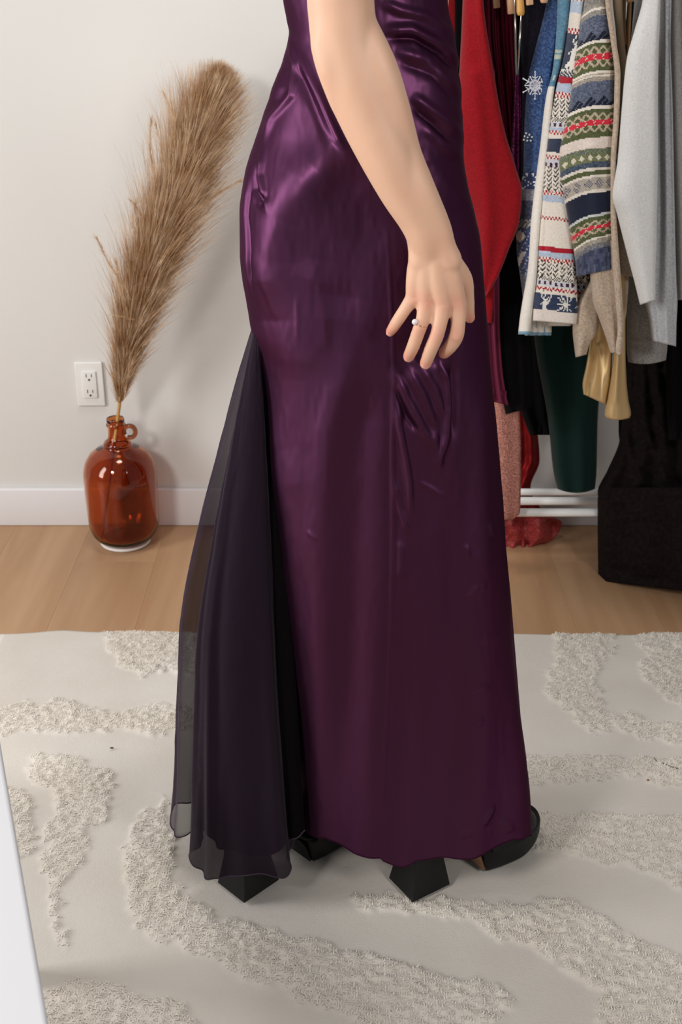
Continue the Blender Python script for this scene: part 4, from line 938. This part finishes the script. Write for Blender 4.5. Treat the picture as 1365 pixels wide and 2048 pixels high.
# ---- fair isle sweater
def fair(s, v, u):
    v = v-22*(1-s)**1.6+(3*math.sin(s*5)); cu = int(u/2.6); cv = int(v/2.6); q = (cu, cv)
    def stars(a, b):
        m = (a+b)/2; h = (b-a)/2; x = abs(((u/34) % 1)-.5)*2; y = abs(v-m)/h
        if y < .30: return RED2 if abs(x-.5) < .33 or (cu+cv) % 3 else (222, 206, 194)
        if abs(x-y) < .16 or abs(x-(1-y)) < .13: return (188, 172, 150)
        return mixn(GRN, q, 22)
    def peaks(a, b):
        x = abs(((u/26) % 1)-.5)*2; return mixn(NAVYD if (v-a)/(b-a) > x*.75 and (cu+cv) % 5 else GB, q, 30)
    T = [(2, lambda: mixn((132, 128, 122), q, 40)), (10, lambda: mixn((150, 146, 136), q, 40)), (15, lambda: CREAM), (26, lambda: mixn((138, 134, 128), q, 40)),
         (56, lambda: mixn(GB, q, 44)), (75, lambda: peaks(56, 75)), (81, lambda: CREAM), (87, lambda: mixn(GRN, q, 20)), (129, lambda: stars(87, 129)), (137, lambda: mixn(GRN, q, 16)), (142, lambda: CREAM), (145, lambda: BG), (148, lambda: CREAM),
         (157, lambda: mixn((158, 150, 138), q, 36)), (186, lambda: mixn(GB, q, 40)), (206, lambda: peaks(186, 206)), (213, lambda: CREAM), (221, lambda: mixn(GRN, q, 20)), (259, lambda: stars(221, 259)), (270, lambda: mixn(GRN, q, 16)),
         (292, lambda: (222, 208, 198)), (302, lambda: mixn((120, 130, 88), q, 30) if (cu+cv) % 3 else GB), (320, lambda: (218, 212, 190) if abs((((u+v*0)/17) % 1)-.5)*2+abs(v-311)/9 < .72 else mixn((112, 118, 84), q, 26)), (331, lambda: mixn((74, 86, 104), q, 40)), (337, lambda: CREAM), (346, lambda: mixn(GRN, q, 14)), (351, lambda: CREAM),
         (375, lambda: mixn((90, 92, 116), q, 20) if (abs((((u)/22) % 1)-.5)*20+abs(v-363)*.9) < 9 and (cu+cv) % 2 else (178, 170, 158)), (381, lambda: CREAM), (424, lambda: (26, 34, 54)), (429, lambda: (206, 208, 208)), (437, lambda: mixn(GRN, q, 14)), (463, lambda: stars(437, 463)), (470, lambda: mixn(GRN, q, 16)), (474, lambda: CREAM), (482, lambda: mixn((158, 152, 138), q, 30)), (492, lambda: mixn((120, 120, 124), q, 40)), (900, lambda: mixn((70, 76, 100), (int(u/4), int(v/9)), 46))]
    for lim, f_ in T:
        if v < lim: return f_()
    return GB
g = garment('striped_sweater', 'grey, green and red patterned striped sweater with a blue ribbed cuff', 'sweater', gx(1180, 0, 2.2))
drape('sleeve', [(-160, 1180, 1216), (0, 1170, 1216), (60, 1160, 1222), (130, 1150, 1230), (220, 1138, 1234), (320, 1119, 1236), (380, 1127, 1236), (450, 1140, 1232), (520, 1152, 1234), (545, 1154, 1234)], 2.205, 2.17, K['attr'], g, .024, 0, 0, slope=-16, color=fair, res=2.4, ridges=[([(1180, 300), (1195, 420), (1200, 540)], 14, .005)])
# ---- beige sparkle cardigan
g = garment('beige_cardigan', 'beige sparkly knit cardigan with a long narrow front band', 'cardigan', gx(1235, 0, 2.17))
drape('front_band', [(-160, 1205, 1222), (0, 1211, 1223), (80, 1222, 1233), (150, 1230, 1242), (230, 1228, 1240), (330, 1222, 1233), (420, 1222, 1234), (520, 1226, 1240), (600, 1232, 1246), (660, 1236, 1248), (700, 1232, 1246), (711, 1235, 1242)], 2.15, 2.145, K['beige'], g, .009)
drape('front_panel', [(480, 1185, 1236), (540, 1181, 1240), (600, 1186, 1244), (640, 1200, 1246), (680, 1214, 1246), (706, 1222, 1243)], 2.19, 2.165, K['beige'], g, .02, 1, .006)
drape('side_panel', [(380, 1226, 1250), (480, 1232, 1262), (540, 1238, 1290), (553, 1240, 1284)], 2.20, 2.19, K['beige'], g, .008, slope=8)
drape('sleeve_cuff', [(560, 1180, 1215), (620, 1150, 1200), (660, 1146, 1198), (690, 1149, 1180), (712, 1152, 1174)], 2.235, 2.215, K['beige'], g, .02, 1, .004, slope=-6)
drape('back_panel', [(480, 1200, 1262), (600, 1200, 1256), (640, 1210, 1252)], 2.23, 2.22, K['beige'], g, .01)
g = garment('tan_top', 'plain tan fabric strip hanging between the striped and light grey sweaters', 'top', gx(1245, 0, 2.2))
drape('body', [(-160, 1222, 1256), (0, 1226, 1246), (60, 1232, 1248), (150, 1238, 1256), (300, 1234, 1252), (400, 1230, 1248)], 2.205, 2.20, K['tanb'], g, .012)
# ---- gold satin dress
g = garment('gold_satin_dress', 'pale gold satin dress with a flared narrow end hanging low', 'dress', gx(1215, 0, 2.26))
drape('skirt_fold', [(600, 1190, 1228), (690, 1180, 1226), (740, 1172, 1224), (780, 1166, 1220), (800, 1168, 1216)], 2.27, 2.25, M['gold_satin'], g, .012, 1, .012, slope=22, fph=2.4, ridges=[([(1200, 690), (1205, 790)], 6, .006)])
drape('skirt_flare', [(500, 1226, 1256), (640, 1232, 1252), (700, 1229, 1252), (760, 1222, 1254), (800, 1215, 1258), (828, 1210, 1263), (836, 1213, 1260)], 2.235, 2.225, M['gold_satin'], g, .018, 1, .004, curve=-4, ridges=[([(1240, 660), (1232, 800)], 5, .004)])
# ---- light grey sweater and grey cardigans
g = garment('light_grey_sweater', 'pale grey felted wool sweater, its sleeve tapering to a cut square end', 'sweater', gx(1290, 0, 2.12))
drape('sleeve', [(-160, 1300, 1330), (0, 1286, 1322), (60, 1270, 1320), (120, 1254, 1318), (220, 1244, 1317), (320, 1236, 1317), (390, 1226, 1316), (430, 1236, 1315), (500, 1254, 1314), (560, 1270, 1312), (605, 1281, 1312)], 2.14, 2.11, K['lgrey'], g, .022, 1, .003, slope=-10)
g = garment('grey_cardigan', 'blue-grey rib knit cardigan sleeve ending in a slanted ribbed cuff', 'cardigan', gx(1330, 0, 2.14))
drape('sleeve', [(-160, 1314, 1346), (0, 1318, 1344), (80, 1320, 1342), (200, 1312, 1346), (400, 1308, 1350), (560, 1296, 1354), (600, 1290, 1356), (640, 1298, 1354), (687, 1305, 1353)], 2.18, 2.15, K['bgrey'], g, .02, 2, .005, slope=12, fph=.5, ridges=[([(1343, 60), (1346, 300), (1352, 650)], 3, .003)])
g = garment('dark_grey_sweater', 'darker grey sweater behind, with a rounded ribbed hem', 'sweater', gx(1290, 0, 2.24))
drape('body', [(-160, 1290, 1340), (0, 1270, 1340), (300, 1250, 1345), (560, 1256, 1340), (620, 1254, 1336), (690, 1254, 1336), (722, 1257, 1333)], 2.27, 2.26, K['dgrey'], g, .03, 0, 0, curve=-6, slope=-4, ridges=[([(1254+8*k, 675), (1255+8*k, 726)], 2.2, .003) for k in range(1, 10)])
g = garment('warm_grey_sweater', 'warm grey sweater at the right edge of the photo', 'sweater', gx(1390, 0, 2.1))
drape('body', [(-160, 1350, 1450), (0, 1342, 1470), (200, 1344, 1490), (400, 1348, 1490), (600, 1352, 1490)], 2.19, 2.12, K['wgrey'], g, .03, 4, .006)
g = garment('black_dress', 'black dress hanging low at the right edge under the grey sweaters', 'dress', gx(1360, 0, 2.25))
drape('dress_body', [(400, 1340, 1440), (600, 1335, 1460), (760, 1333, 1470), (880, 1338, 1475)], 2.31, 2.26, K['black'], g, .03, 4, .008)

# ---- hangers on the rail; their wooden ends and clips show at the top edge
M['hook'] = M['chrome']
def hanger(x, yn, label, m, cat='hanger', kind='plain', tip=None, group='wooden hangers on the rail'):
    h = empty('coat_hanger', (x, RY, RZ)); tag(h, label, cat, group)
    q = MB(); pts = [(x, RY+.018*math.cos(a), RZ+.012+.018*math.sin(a)-.0) for a in np.linspace(-.5, math.pi+.1, 12)]+[(x, RY-.016, RZ-.03), (x, RY, RZ-.05)]
    q.tube(pts, .0018, 8); q.build('hook', M['chrome'], h)
    q = MB(); q.tube(catmull([(x, RY-.21, RZ-.13), (x, RY-.12, RZ-.085), (x, RY, RZ-.052), (x, RY+.12, RZ-.085), (x, RY+.21, RZ-.13)], 20), .0085, 10); q.build('shoulder_bar', m, h)
    if tip:
        u, v, w, Yt, l = tip; q = MB(); p = P(u, v, Yt); top = P(u-4, v-l, Yt); wm = w*Yt/F*1.0
        if kind == 'round': q.tube(catmull([tuple(top), tuple(P(u-1, v-l*.4, Yt)), tuple(P(u, v-5, Yt)), tuple(p)], 14), list(np.interp(np.linspace(0, 1, 14), [0, .6, 1], [wm*.42, wm*.55, wm*.34])), 12)
        else:
            c = (Vector(p)+Vector(top))/2; R_ = (Vector(p)-Vector(top)).to_track_quat('Z', 'Y').to_matrix(); q.box(c, (wm, .012, (Vector(p)-Vector(top)).length), .0015, R_)
        q.build('wooden_end', m, h)
    return h
hanger(gx(990, 0, 2.35), 0, 'wooden hanger end left of the silver cords', M['wood'], tip=(994, 16, 13, 2.33, 60))
hanger(gx(1022, 0, 2.3), 0, 'pale wooden hanger end directly left of the yellow one', M['wood'], tip=(1023, 28, 14, 2.29, 60))
hanger(gx(1042, 0, 2.28), 0, 'yellow varnished wooden hanger with a rounded end', M['yellow_wood'], kind='round', tip=(1042, 31, 14, 2.27, 70))
hanger(gx(1060, 0, 2.28), 0, 'wooden hanger end directly right of the yellow one', M['wood'], tip=(1060, 10, 14, 2.27, 60))
hanger(gx(1090, 0, 2.26), 0, 'wooden hanger end above the blue snowflake sweater', M['wood'], tip=(1089, 6, 14, 2.26, 60), kind='round')
hanger(gx(1262, 0, 2.2), 0, 'wooden hanger between the tan fabric and pale grey sweater', M['wood'], tip=(1262, 4, 12, 2.19, 60))
q = MB()
for a, b_ in (((1030, -20), (1033, 150)), ((1044, 20), (1036, 150))): q.tube([tuple(P(*a, 2.285)), tuple(P(*b_, 2.285))], .0022, 8)
tag(q.build('cords', M['chrome']), 'pair of thin silver cords hanging under the yellow hanger', 'cord')
q = MB()
for a, b_ in (((1247, -20), (1251, 90)), ((1262, -20), (1255, 160)), ((1250, -20), (1246, 200))): q.tube([tuple(P(*a, 2.215)), tuple(P(*b_, 2.215))], .003, 8)
tag(q.build('brown_straps', mat('brown_strap', (140, 104, 62), .6)), 'narrow brown straps hanging beside the pale grey sweater', 'strap')
